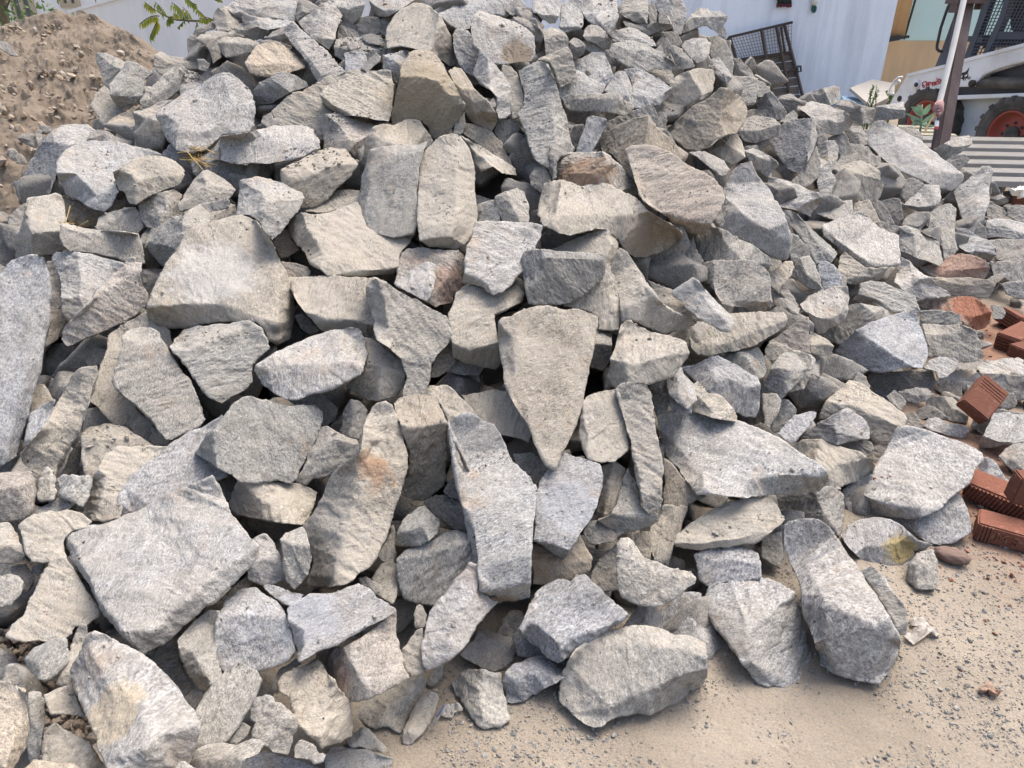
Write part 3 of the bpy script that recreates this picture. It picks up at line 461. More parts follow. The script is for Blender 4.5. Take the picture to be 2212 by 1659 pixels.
D2|d|2|86,158 95,156 115,155 135,153 143,155 145,164 140,172 125,174 105,176 95,180 90,170|87,160 110,159 144,158|dark long bar of stone under the bluish triangle slab
D2|w|2|134,152 140,145 150,142 160,144 165,146 162,154 155,160 147,162 145,155 136,153||rough pale lump beside the box-like grey block
D2|w|0|164,148 172,145 185,145 192,147 188,154 175,156 165,153||pale fragment on the brick dust by the box-like block
D2|w|2|180,150 190,146 205,144 217,143 226,148 226,158 212,161 200,164 190,161 183,156|183,155 195,161 225,155|flat clean pale slab at the photo's side edge, lying above a red brick
D2|g|1|145,164 155,158 160,155 178,153 182,158 188,164 180,170 165,173 150,173|150,162 165,164 186,163|dark-fronted slab beside the end of the dark long bar
A3|t|3|17,62 26,50 38,36 48,20 56,4 62,-8 72,-14 84,-17 85,-8 80,2 78,12 73,30 66,48 58,62 50,80 47,84 33,80 25,75 18,68|76,-14 68,18 52,36 36,46 19,62; 78,10 66,42 50,70 47,84|tan diagonal stone with bright sun streaks, leaning beside the tallest pillar
A3|b|0|20,56 23,38 27,26 36,18 48,13 46,24 38,38 30,48||smooth grey strip of stone between the tallest pillar and the sun-streaked tan stone
A3|o|-1|27,2 38,0 46,14 37,20 26,26||brown shaded stone above the smooth strip beside the tallest pillar
A3|d|-1|52,78 60,62 69,49 71,60 67,78 58,80||dark sliver under the sun-streaked tan stone
A3|t|0|70,45 74,38 90,34 110,38 130,52 148,54 130,62 104,70 88,82 80,84 74,80 71,65|71,47 90,48 120,54|sandy-ledged stone with pebbles, under the smooth tan slab
A3|t|1|71,115 74,100 79,85 85,74 89,62 102,54 120,54 145,53 142,62 130,70 116,82 110,90 106,104 104,116 90,119 80,118|89,63 92,80 82,110|crooked tan slab above the huge flat pale slab's corner
A3|b|1|99,116 101,100 106,88 112,80 122,70 135,62 148,50 160,43 175,38 192,26 200,55 196,80 180,86 150,94 130,106 110,116||wide bluish-tan slab lying behind the huge flat pale slab
A3|w|4|54,132 60,126 75,121 90,119 105,113 120,107 140,97 160,89 175,83 184,78 188,85 195,100 200,110 208,117 216,130 223,140 222,152 208,168 190,183 170,200 142,226 123,236 110,222 92,202 80,185 72,169 66,160 58,150|59,129 64,148 74,166 84,184 100,206 114,223; 114,223 130,213 160,187 188,162 219,142|huge flat pale slab with slanted grain lines, largest clean face low in the pile
A3|g|4|167,60 172,54 180,42 195,27 200,18 208,12 217,10 222,12 235,14 250,18 262,17 272,18 280,24 279,32 275,42 270,52 265,65 258,78 252,87 240,84 222,86 208,85 200,79 188,73 178,66|198,24 184,44 184,58 189,73; 184,44 205,36 222,52|wide grey slab with a pointed wing, just above the huge flat pale slab
A3|t|1|197,106 200,95 206,83 222,84 240,84 258,86 268,89 275,93 272,105 268,115 262,122 245,121 228,118 215,116 202,112|204,88 225,100 250,110 264,120|brownish slab under the wide grey winged slab
A3|t|-1|188,84 200,80 208,85 202,97 198,107 192,96||small sandy stone behind the huge flat slab's upper corner
A3|p|2|-8,78 0,77 14,75 27,76 30,82 31,95 29,110 22,116 8,119 -8,119|-8,94 6,90 20,88 28,78; 20,88 24,114|pinkish rounded block at the photo's side edge under the tallest pillar
A3|t|2|32,98 34,82 38,73 41,70 45,72 48,82 49,94 46,100 36,102|41,71 44,85 42,101|small tan tooth-shaped stone under the sun-streaked tan stone
A3|g|2|49,82 55,78 68,80 78,79 80,84 77,96 72,107 62,101 52,96|71,80 62,91 60,100|two-toned small stone, sandy and dark halves, beside the tooth-shaped stone
A3|g|1|30,108 44,102 50,98 58,100 63,105 56,111 44,112 33,114||small grey stone beneath the tooth-shaped stone
A3|t|2|16,124 20,118 30,113 42,110 60,108 72,112 80,119 76,124 62,128 56,134 57,145 58,154 45,154 38,155 28,154 22,146 19,132||broad dusty tan stone beside the huge flat pale slab's side face
A3|g|2|-8,122 2,120 8,120 14,128 18,138 23,148 18,153 10,156 2,155 -8,152|-8,136 8,140 22,147|grey egg-like stone at the photo's side edge below the pinkish rounded block
A3|t|1|20,200 28,180 35,164 46,150 56,150 64,160 72,176 80,188 86,196 84,202 76,208 65,210 62,216 55,221 40,224 20,223 5,218 10,208||large smooth buff slab half under the huge flat pale slab
A3|o|0|26,159 38,155 34,166 28,164||tiny tan chip above the large smooth buff slab
A3|d|0|10,158 22,155 30,166 24,180 10,176||dark sandy stone beside the tiny tan chip
B3|d|0|28,14 40,6 52,3 60,12 70,20 71,24 66,33 58,36 50,30||dark stone under the bright layered loaf
B3|d|1|72,40 76,22 82,14 90,15 97,23 96,34 89,48 80,46 74,43|82,15 84,30 80,45|dark faceted stone in the hollow above the long rusty-stained slab
B3|g|2|34,84 40,74 44,62 50,48 54,38 62,36 72,42 78,45 88,48 90,52 89,62 80,73 68,78 56,82 49,82 43,88|53,42 66,47 90,50; 66,47 52,60 40,76|grey stone wedged between the winged slab and the long rusty-stained slab
B3|t|4|41,124 50,112 53,105 60,90 66,78 75,70 84,64 90,58 92,45 92,38 95,28 101,20 105,16 112,15 117,18 120,26 125,36 127,45 130,55 132,62 131,78 128,86 126,96 122,108 118,122 112,135 105,148 98,158 90,164 82,172 75,175 66,176 44,175 46,166 50,155 48,140|94,40 95,58 88,78 86,100 78,125 70,150 67,175; 95,58 110,48 126,44|long slanting slab with a rusty stain and tan tip, low in the centre
B3|o|3|118,16 124,11 140,9 155,9 158,15 162,25 166,33 165,55 164,75 163,88 156,94 148,101 136,101 128,97 126,90 131,80 132,62 128,48 125,35 120,24|125,36 140,38 166,33; 125,36 133,60 131,98|brown block standing upright with a pale square top
B3|t|1|143,9 150,2 165,1 172,6 180,14 188,22 190,28 178,30 166,33 160,18||tan stone behind the brown upright block's pale top
B3|t|0|176,9 195,7 222,5 236,16 240,40 236,50 222,46 212,44 206,37 190,32 186,22||broad dusty stone in shade behind the long blue-white slab's top
B3|w|4|166,32 172,28 182,25 190,27 197,32 206,34 212,42 217,55 222,65 228,72 236,78 243,88 244,95 242,110 239,122 238,140 237,166 237,185 225,189 205,190 194,184 189,170 186,155 182,135 178,110 174,90 170,65 168,50|168,34 180,80 188,130 194,178 206,178 236,170; 194,178 197,186|long blue-white slab standing on end, lowest centre, with a brown foot
B3|g|1|161,93 168,82 174,79 178,86 180,102 168,98||small pale stone squeezed beside the long blue-white slab's edge
B3|d|0|144,102 155,96 168,96 179,103 182,125 184,131 170,126 160,117 153,113|155,98 165,112 180,104|dark stone under the brown upright block beside the long blue-white slab
B3|g|2|121,130 128,116 138,108 145,105 152,112 158,117 160,121 157,130 150,136 140,140 130,140 124,136|145,106 143,122 150,136; 143,122 123,128|small pyramid stone in the hollow under the brown upright block
B3|d|1|121,152 128,143 150,136 165,128 182,129 187,142 190,155 194,170 188,182 175,190 160,192 140,190 128,186 122,170|122,153 145,148 186,137|darkest blue-black stone of the pile, beside the long blue-white slab
B3|g|0|103,148 112,136 118,122 120,130 121,150 119,156 110,154||narrow shaded stone beside the long slanting rusty-stained slab
B3|g|3|20,134 26,128 40,124 44,130 47,140 49,150 46,160 43,168 33,179 26,172 22,158 24,148|21,135 34,140 46,137|standing nub beside the huge flat pale slab's edge
B3|b|2|-8,136 0,132 8,130 15,138 22,150 26,158 26,170 10,175 -8,170|-8,152 10,150 26,160|bluish-topped, brown-sided block at the huge flat slab's edge
C3|t|3|59,28 60,15 64,11 75,7 92,4 95,15 97,28 99,40 101,50 100,58 92,64 88,68 75,68 66,65 61,55 58,45|60,18 78,17 95,17; 62,18 66,45 66,65|tan block with a sandy roof, next to the tall narrow bar
C3|g|4|90,4 95,-1 105,-3 115,-2 120,6 122,20 124,35 127,48 129,60 131,75 130,90 131,102 128,108 118,113 112,108 110,98 107,80 104,62 102,48 97,32 93,18|92,4 98,24 104,46 110,80 114,108|tall narrow grey bar standing on end
C3|g|0|118,-4 128,-10 134,-2 136,10 134,24 126,30 122,18||slim shaded stone behind the tall narrow bar's top
C3|b|1|136,8 135,-10 140,-18 147,-14 151,0 156,12 155,25 140,26 136,18|140,-16 145,4 144,25|bluish post-like stone above the big flat pale slab
C3|t|2|152,10 155,0 160,-3 168,3 178,8 186,14 192,22 195,28 194,33 180,31 165,27 155,24 153,16|153,9 162,10 180,29|tan loaf-ended stone on top of the big flat pale slab's edge
C3|w|4|125,28 130,24 145,23 165,25 185,29 195,31 212,38 222,42 232,46 242,53 255,61 266,69 273,75 274,80 272,88 265,93 250,96 235,96 222,97 205,100 190,98 175,96 160,95 150,85 140,72 132,62 128,50 125,38|131,24 134,45 150,62 172,81 195,85 222,80 250,79 274,79; 172,81 161,95|big flat pale slab with an arrow-like end and dark underside, lower slope
C3|o|0|131,64 138,68 150,84 162,95 168,97 150,107 140,106 131,104||brown shaded stone between the tall narrow bar and the big flat pale slab
C3|b|3|18,135 20,115 21,95 24,85 32,72 38,62 41,59 52,62 62,63 70,67 78,70 80,80 79,90 74,105 70,115 60,128 56,135 50,145 44,153 38,153 32,147 25,140|19,136 34,138 50,143|blue-flecked slab ending in a downward tooth, beside the long blue-white slab
C3|o|1|76,72 88,66 98,74 97,85 92,100 88,110 80,115 66,120 72,110 76,96|90,67 84,90 82,110|brown jagged stone between the blue-flecked slab and the tall bar
C3|g|2|73,118 86,112 92,100 96,82 100,72 106,85 112,105 118,113 125,112 127,118 118,124 105,128 95,129 84,126|86,113 98,114 126,113; 98,114 101,76|anvil-shaped stone at the foot of the tall narrow bar
C3|d|1|61,128 66,119 74,117 84,124 97,128 88,136 75,139 66,138||dark smooth stone under the anvil-shaped stone
C3|t|0|119,124 127,114 131,104 142,105 152,106 147,122 142,135 137,150 136,158 122,152 118,140||smooth shaded slab in the gap beside the leaf-ended tan stone
C3|t|3|140,138 142,130 150,122 165,113 180,104 195,99 210,98 222,97 228,102 237,116 232,122 222,130 210,138 195,140 180,141 165,144 150,142 141,141|141,137 165,138 195,134 222,124 236,117|leaf-ended tan stone beneath the big flat pale slab's dark underside
C3|b|2|156,148 158,146 170,142 185,140 200,141 212,145 216,155 215,168 200,171 185,172 176,176 168,175 161,168|158,150 175,152 195,152 214,156|blue-toned block under the leaf-ended tan stone
C3|g|4|91,138 94,133 100,133 108,142 114,150 122,152 135,158 145,160 156,163 160,168 158,173 150,178 140,186 130,192 118,192 105,190 95,184 90,175 90,160|97,134 102,150 122,164 158,170|horned grey stone with a raised corner, low in the middle
C3|d|0|69,162 80,146 93,138 92,160 92,178 75,180 67,172||dark blue shaded stone behind the horned stone
C3|o|0|104,130 112,127 120,127 121,140 119,152 112,150 106,138||small brown stone above the horned stone's shoulder
C3|o|1|16,138 25,138 38,150 50,143 58,130 63,140 69,150 67,162 58,166 45,172 30,174 17,174|17,152 40,158 67,152|rust-spotted stone behind the blue-flecked slab's tooth
C3|g|0|0,60 15,59 27,64 31,74 22,79 14,79 4,72||shaded slab under the great arrowhead slab's narrow end
C3|g|1|14,79 28,76 31,78 24,87 20,88||sliver of stone above the blue-flecked slab's shoulder
D3|g|2|2,-13 9,-24 16,-29 26,-29 37,-25 41,-21 40,-14 32,-8 25,0 19,6 10,14 0,20 -8,22 -12,14 -7,6|4,-16 18,-12 38,-16; 18,-12 10,12|light peanut-shaped stone below the bluish triangle slab
D3|t|1|44,30 50,15 60,6 70,-3 80,-2 90,6 100,12 110,20 118,26 120,30 117,38 111,46 106,54 95,54 88,46 75,36 60,30|52,12 70,18 95,28 117,35|wide grooved slab in the lower flank behind the squarish clean slab
D3|b|3|30,46 40,36 52,28 62,24 68,20 75,24 82,30 88,38 88,48 80,48 70,50 60,53 50,50 40,50|64,22 57,34 57,50; 57,42 88,46|blue-footed stone with a pale peak, in front of the wide grooved slab
D3|b|3|8,43 15,35 22,28 30,25 37,23 43,24 42,28 36,36 28,45 21,52 14,48||pointed blue-grey splinter like a spearhead, above the big flat pale slab
D3|g|1|-5,8 0,8 8,9 12,14 10,22 4,32 2,38 -4,36||grey stone above the spearhead splinter's tail
D3|d|0|10,12 18,14 25,22 23,32 12,40 5,42 2,38 5,30 10,20||dark block next to the spearhead splinter
D3|t|2|20,54 30,48 45,48 60,53 70,56 80,59 92,69 93,71 90,78 80,84 65,88 50,92 44,92 48,80 40,70 30,62|44,70 60,69 80,66 93,70|tan-topped wedge between the big flat pale slab and the squarish clean slab
D3|g|1|62,53 67,48 80,49 90,50 92,56 86,64 76,58||rough small stone beside the squarish clean slab's upper edge
D3|g|1|86,64 92,54 98,48 104,52 102,60 94,70||grey chip touching the squarish clean slab's side
D3|w|4|82,96 85,88 90,78 95,66 100,58 105,50 109,41 112,37 120,36 135,40 150,45 165,49 180,55 185,60 186,65 180,72 177,80 172,87 165,93 158,98 152,105 147,109 138,113 120,116 105,115 95,114 88,110 85,103|83,97 98,102 115,106 130,107 147,109|squarish clean slab with three red specks, beside the loose bricks
D3|b|1|104,116 120,114 138,110 150,104 158,95 164,94 169,99 173,108 176,120 176,128 168,133 158,138 148,140 135,136 125,128 115,122|127,116 136,134; 150,106 160,104 172,106|speckled block right under the squarish clean slab
D3|b|2|61,130 70,122 78,117 90,114 105,116 118,124 130,135 142,139 135,143 125,144 126,150 122,156 108,158 95,157 80,153 70,142|64,136 85,140 105,138 130,136|blue-grey stone with a yellowish stain, touching the ground near the bricks
D3|g|1|122,156 128,146 143,143 146,152 147,170 144,178 130,178 120,170|130,146 130,176|upright grey stub on the brick-strewn ground
D3|d|-1|64,92 75,84 90,78 86,92 85,98 87,108 78,112 70,112 66,102||shadowed block under the tan-topped wedge
D3|d|-2|6,99 20,94 40,92 54,88 64,95 66,105 66,120 62,132 50,128 35,118 18,118 8,110|40,95 48,110 60,128|large dark stone in the cave beneath the big flat pale slab
D3|w|5|13,128 13,122 18,118 28,116 38,116 45,117 52,122 58,130 65,140 72,150 78,158 85,168 91,180 105,201 115,222 115,229 110,243 105,248 96,259 78,257 59,251 45,243 43,232 36,217 30,195 26,175 18,155 13,140|17,119 24,140 42,173 47,183 49,201 46,240; 47,183 62,195 85,205 104,220 115,225|massive blue-grey block lying toward the viewer, next to the white scrap of paper
D3|g|0|-6,132 4,130 12,127 14,150 10,160 0,154 -6,150||dark grey stone beside the massive block's upper end
D3|g|2|112,7 118,5 128,3 138,4 144,9 138,14 128,17 120,15|113,9 128,10 143,10|flat lens-shaped stone near the tilted brick
D3|g|2|102,11 109,5 114,9 119,15 119,18 115,23 108,18||small wedge stone beside the flat lens-shaped stone
D3|g|1|136,16 140,11 152,10 160,11 168,20 173,28 172,34 160,33 150,30 140,22|152,11 158,20 172,30|rounded grey stone by the corner of the tilted brick
D3|g|3|125,28 130,22 138,17 144,20 152,26 156,30 150,32 140,29 132,32 128,31||small double-pointed stone before the rounded grey stone by the tilted brick
D3|w|3|134,36 138,29 145,29 158,34 172,37 174,42 170,48 160,46 150,43 140,40|136,33 150,37 173,42|flat oblong stone behind the squarish clean slab's upper edge
D3|d|1|174,37 178,28 185,22 200,21 215,24 224,26 210,32 197,35 192,40 186,44|176,34 190,34 200,24|grooved dark stone beneath the tilted brick
D3|w|3|182,53 186,45 190,36 195,25 205,25 226,26 228,40 228,50 212,52 198,55 183,56|187,46 200,50 228,46|pale slab at the photo's side edge, between tilted brick and brick pair
D3|g|2|199,62 205,56 215,51 228,50 228,86 218,84 210,74 204,68|201,64 214,66 226,84|rounded grey stone at the photo's side edge above the ribbed bricks
D3|b|1|179,74 184,64 190,63 198,70 205,80 211,88 208,91 198,87 186,80|190,64 192,84|bluish triangular stone leaning behind the slanted ribbed brick
D3|g|0|144,4 150,0 160,-4 168,0 168,14 160,12 152,10||small grey stone under the box-like grey block, behind the tilted brick
D3|t|0|116,36 118,25 126,24 130,30 136,38 126,39||dusty stone between the wide grooved slab and the flat oblong stone
D3|d|0|166,0 180,-10 224,-8 228,13 205,16 195,12 172,12||dark stone partly behind the tilted brick at the photo's side edge
A4|g|1|-8,2 5,-1 15,-1 20,5 18,15 10,24 2,27 -8,26||grey rounded stone at the photo's side edge beside the large smooth buff slab
A4|g|2|48,94 52,80 60,70 62,58 65,46 70,41 75,42 77,50 72,60 68,75 62,88 60,96 52,95||thin upright sliver beside the big cut block at the lower corner
A4|g|2|21,72 30,63 42,56 52,53 58,55 61,66 60,72 55,80 50,86 42,90 34,90 27,83 23,77|22,72 34,74 52,55; 34,74 36,89|grey rough stone lying on the brown soil below the large smooth buff slab
A4|g|1|3,84 8,77 12,77 17,88 16,94 10,96 3,92||small stone on brown soil above the sunlit pinkish boulder
A4|s|4|-12,90 0,89 10,90 18,94 22,99 24,110 25,130 23,148 16,160 10,172 -12,174|18,95 16,120 10,150 4,172|sunlit pinkish boulder at the photo's lower side edge
A4|g|1|24,100 30,99 35,100 39,106 40,120 38,132 36,140 34,160 26,164 24,150 25,130 24,112|30,99 33,120 32,158|narrow stone standing beside the sunlit pinkish boulder
A4|t|2|37,102 48,97 60,94 66,102 70,112 74,122 65,121 55,119 44,120 40,112||grey-tan slab jutting over soil toward the big cut block
A4|t|2|37,134 42,129 48,127 58,135 70,141 80,146 85,154 89,162 90,174 60,180 40,178 36,158|79,146 71,158 72,178|blurred grey-tan stone at the lower corner next to the big cut block
A4|s|3|20,166 30,158 40,160 58,162 76,168 74,182 20,182||stone with sunlit top edge at the very bottom corner
A4|w|5|74,54 78,48 90,49 100,56 112,62 122,69 130,74 145,87 155,98 160,108 168,115 174,127 174,132 170,142 166,156 163,164 152,176 140,186 105,186 98,176 90,162 84,150 79,135 75,125 68,108 62,97 60,85 62,75 68,65|76,50 75,66 92,83 106,98 120,113 131,141; 131,141 152,134 174,128; 131,141 112,180|big cut block at the lower corner with three clean faces and a tan stain
A4|g|2|153,55 160,46 170,36 180,30 189,30 190,45 188,60 187,70 192,80 194,88 182,95 178,99 170,96 163,85 156,70|154,57 166,66 175,80 182,94|faceted grey stone tucked beneath the huge flat pale slab's lower edge
A4|b|2|186,40 194,20 208,12 221,10 235,20 246,30 252,48 256,65 250,72 240,78 222,82 205,82 195,84 185,75 184,68 184,55|188,42 205,34 221,33 241,36 252,46|bluish boulder with a domed top beside the blue-spotted flat slab
A4|d|-1|130,76 142,62 152,60 158,80 166,92 165,98 158,104 148,94||dark stone in the gap behind the big cut block's upper edge
A4|g|3|168,115 175,102 185,92 195,80 203,74 208,73 215,78 222,82 226,90 223,100 216,115 208,128 200,140 195,144 180,148 168,152 166,142 170,130|205,74 198,88 182,108 170,124|coarse olive-grey bar leaning behind the big cut block
A4|d|0|159,106 165,99 174,98 176,102 168,115||small dark stone between the big cut block and the coarse olive-grey bar
A4|b|2|197,144 203,132 209,125 217,131 214,138 205,146|209,126 206,136 200,144|small bluish brick-like stone beside the coarse olive-grey bar
A4|g|3|164,160 168,150 180,147 192,144 205,145 218,140 230,144 224,154 212,158 207,168 190,174 166,174|168,158 190,158 222,152|low pale stone at the photo's bottom edge next to the big cut block
A4|w|4|137,170 150,160 158,159 170,168 165,182 140,182||pale stone end cut off by the photo's bottom edge under the big cut block
A4|o|1|174,31 185,25 195,16 205,6 215,-2 222,-8 222,0 216,9 205,21 192,29 185,30||thin brownish slab pressed under the huge flat pale slab
B4|w|4|-18,168 -10,158 5,152 10,151 25,155 40,159 52,163 64,170 60,182 -18,182||broad pale stone cut off by the photo's bottom edge, below the stone trio
B4|b|2|6,9 10,7 20,9 30,13 42,16 40,20 35,25 28,26 18,20 8,12||slender dark-blue sliver between the nub and the blue-spotted flat slab
B4|b|4|27,28 32,24 40,19 46,15 55,15 70,13 80,9 88,7 98,12 105,18 115,23 121,27 119,33 112,38 100,44 90,48 80,52 70,60 60,63 53,66 46,71 37,75 35,66 32,50 28,38|37,75 42,60 40,46 29,34|blue-spotted flat slab with a beak-like end, near the bottom
B4|p|3|53,66 60,61 75,62 90,54 105,42 112,36 120,28 122,45 124,65 128,80 132,88 126,91 119,95 108,103 95,107 80,109 59,109 58,92 55,80|75,62 83,77 93,93 106,104; 106,42 108,58 119,95|stone with black and pink bands on its face, under the blue-spotted flat slab
B4|t|2|19,92 22,87 33,79 45,75 53,70 60,80 70,95 78,104 81,108 83,125 83,138 75,142 65,146 57,149 50,143 36,128 33,120 30,110 28,105 20,100|58,90 60,115 60,146|wide tan slab with a crack-like line, under the banded stone
B4|b|1|13,97 20,82 35,70 42,70 40,76 33,80 22,90 18,102||bluish edge of stone behind the wide cracked tan slab
B4|g|3|-2,128 8,118 15,110 21,109 28,117 33,121 36,126 32,138 28,155 15,153 8,148 3,146 -4,138|21,110 20,122 30,124; 20,122 10,148|grey stone beside the wide cracked tan slab's lower side
B4|b|1|-5,108 8,102 15,106 17,111 8,121 0,128 -6,124||small bluish stone above the grey stone beside the cracked tan slab
B4|t|3|84,117 92,110 100,105 110,100 120,94 135,88 143,85 147,88 146,95 144,105 138,112 130,128 125,136 115,131 108,130 103,133 96,131 90,125 86,121|146,90 130,104 112,112 108,130|tan axe-head stone below the banded stone
B4|t|3|126,140 127,134 132,120 140,108 146,102 151,100 156,101 158,106 154,118 148,130 142,138 132,147 127,145|153,101 144,112 136,124 129,144|slim leaning stone beside the crumpled wrapper
B4|b|3|143,72 143,60 146,40 150,30 156,22 165,12 172,4 185,-12 195,-8 198,12 203,19 210,22 200,32 192,42 185,55 178,64 168,72 158,78 148,82 144,78|190,2 185,20 175,38 168,58 158,77|bluish tan log-shaped stone propped against the long blue-white slab's foot
B4|g|2|125,65 130,57 138,48 144,44 145,60 145,74 146,82 140,85 135,87 130,82 126,74||small grey stone beside the bluish log-shaped stone
B4|g|1|137,32 139,25 142,24 145,28 148,33 146,45 138,46||upright little stone above the small grey stone by the log-shaped one
B4|w|3|175,68 182,60 190,52 193,48 200,47 210,50 221,54 226,58 226,65 222,73 214,80 206,83 195,80 185,74|182,62 195,56 212,56 225,60|pale squat stone beside the bluish log-shaped stone's lower end
B4|g|4|168,92 175,85 183,79 195,81 205,84 211,84 213,92 216,105 218,115 220,123 218,125 210,130 197,133 192,130 185,118 177,108 171,102|192,81 193,100 197,132|pentagonal grey stone on the ground next to the crumpled wrapper
B4|d|0|148,88 155,80 164,76 162,85 152,96 147,94||dark flake on the ground behind the slim leaning stone
B4|g|2|78,142 85,135 92,130 98,133 104,140 113,149 110,153 100,151 90,148 82,147|98,134 90,140 86,147|small peaked stone among gravel below the tan axe-head stone
B4|d|3|32,147 38,140 42,142 50,147 55,153 60,155 58,160 52,163 45,159 32,158||small dark jagged stone at the foot of the wide cracked tan slab
B4|w|4|60,155 65,147 75,146 82,149 95,151 108,155 119,158 116,166 110,180 62,180 60,166|61,160 85,158 117,160|low pale stone cut by the photo's bottom edge, next to gravelly ground
B4|g|0|100,2 108,-10 118,-14 123,-6 123,6 122,16 118,24 110,20 104,16||tan-grey stone between the blue-black stone and the blue-spotted flat slab
B4|g|1|88,2 95,1 105,7 109,10 107,15 103,16 98,11 90,7||small curved stone above the blue-spotted flat slab's beak
B4|d|-1|208,50 213,38 221,29 230,30 232,38 228,52 220,56||dark stone behind the pale squat stone
C4|b|1|-9,92 -6,83 0,76 10,73 20,69 32,68 44,68 52,66 48,80 45,88 38,93 28,98 18,103 10,108 0,111 -5,110 -7,100|-6,90 20,84 44,84|bluish slab flat on the ground under the diamond-shaped stone
C4|d|0|0,54 5,44 12,46 22,58 34,71 20,71 4,69||dark stone in shade beneath the diamond-shaped stone
C4|b|3|6,46 10,35 15,22 22,12 32,6 40,2 50,4 55,0 63,-2 70,6 80,15 90,24 100,33 96,38 85,45 75,52 65,58 52,70 45,73 40,76 32,71 22,62 12,54 9,50|10,50 15,41 22,43 40,58 45,72; 40,58 62,50 84,43 99,34|diamond-shaped stone with a broad dusty face, low in the centre
C4|w|2|96,46 104,30 112,22 118,20 122,22 128,30 130,38 131,48 115,50 103,50|117,21 116,36 126,46|small house-shaped stone behind the biggest rounded boulder
C4|b|1|128,30 140,20 148,14 154,12 164,14 165,25 168,35 176,48 184,56 182,62 175,68 171,78 166,78 160,66 150,58 140,54 132,50 129,40|153,13 150,28 160,46 172,76|dark bluish stone between the biggest rounded boulder and its flat-sided neighbour
C4|g|5|39,105 42,92 44,82 50,70 55,63 65,56 75,49 83,46 96,44 108,42 118,43 128,45 140,51 152,52 160,55 166,59 169,70 170,81 166,90 163,98 155,101 148,106 140,111 128,116 118,119 108,118 100,121 92,122 83,127 78,131 70,132 62,129 56,124 45,114 40,110|45,84 65,70 85,63 110,60 140,62 168,68; 170,82 148,85 128,95 104,104 84,113 72,131|biggest rounded boulder, resting on the sandy ground at the front of the pile
C4|w|4|165,22 170,9 180,4 195,1 210,0 222,1 233,7 244,14 248,26 253,51 262,79 252,89 235,96 221,96 213,93 207,85 198,75 190,62 183,52 176,44 170,34 165,25|244,16 222,34 204,46 203,62 208,86|flat-sided tall boulder between the biggest rounded boulder and the massive block
D4|g|3|80,-4 88,-9 92,-8 98,-2 105,10 115,21 120,30 122,45 120,53 114,51 108,38 98,24 90,10|106,22 113,31 121,31|smaller stone squeezed between the massive block and the white paper scrap
"""
# ------------------------------------------------------------------ how far the pile's surface is from the viewer
_DX = np.array((-700, 0, 550, 1100, 1500, 1850, 2212, 2900.))
_DY = np.array((-80, 0, 200, 400, 600, 800, 1000, 1200, 1400, 1550, 1700.))
_DT = np.array((
 (3.7, 3.6, 3.1, 3.05, 3.5, 5.0, 6.5, 7), (3.5, 3.4, 3.0, 2.95, 3.4, 5.0, 6.3, 7), (3.1, 3.0, 2.65, 2.6, 2.95, 4.4, 5.6, 6.5),
 (2.6, 2.5, 2.35, 2.3, 2.5, 3.6, 4.6, 5.5), (2.2, 2.15, 2.1, 2.08, 2.2, 2.95, 3.6, 4), (1.9, 1.85, 1.88, 1.9, 1.98, 2.5, 2.75, 2.9),
 (1.65, 1.62, 1.68, 1.75, 1.85, 2.2, 2.3, 2.33), (1.4, 1.42, 1.5, 1.62, 1.72, 1.88, 1.93, 1.94), (1.22, 1.27, 1.36, 1.53, 1.63, 1.65, 1.65, 1.65),
 (1.1, 1.17, 1.25, 1.46, 1.46, 1.46, 1.46, 1.46), (1.0, 1.08, 1.15, 1.35, 1.35, 1.35, 1.35, 1.35)))
def pile_depth(px, py):
    px = min(max(px, -699), 2899); py = min(max(py, -79), 1699)
    i = np.searchsorted(_DX, px) - 1; j = np.searchsorted(_DY, py) - 1
    u = (px - _DX[i]) / (_DX[i + 1] - _DX[i]); v = (py - _DY[j]) / (_DY[j + 1] - _DY[j])
    return (_DT[j, i] * (1 - u) + _DT[j, i + 1] * u) * (1 - v) + (_DT[j + 1, i] * (1 - u) + _DT[j + 1, i + 1] * u) * v

TONE = {  # colour, dust amount, how much its broad face looks up
 'g': ((.272, .266, .255), .45, .42), 't': ((.285, .266, .236), .80, .52), 'b': ((.266, .270, .276), .32, .50),
 'w': ((.318, .312, .300), .45, .68), 'p': ((.298, .270, .248), .40, .42), 'd': ((.205, .203, .200), .28, .22),  # d also puts the shade of hollows into the colour
 'o': ((.248, .214, .174), .55, .35), 's': ((.345, .298, .245), .5, .8), 'r': ((.285, .215, .178), .4, .5)}  # s puts warm sunlight into the stone colour

def parse(line):
    tile, tone, lift, out, ridge, label = line.split('|')
    ox = 'ABCD'.index(tile[0]) * 553.0; oy = (int(tile[1]) - 1) * 414.75
    def pt(s): x, y = s.split(','); return np.array((ox + float(x) * 2.5, oy + float(y) * 2.5))
    return tone, int(lift), [pt(s) for s in out.split()], [[pt(s) for s in q.split()] for q in ridge.split(';') if q.strip()], label

def area2(p): return abs(sum(a[0] * b[1] - b[0] * a[1] for a, b in zip(p, p[1:] + p[:1]))) / 2

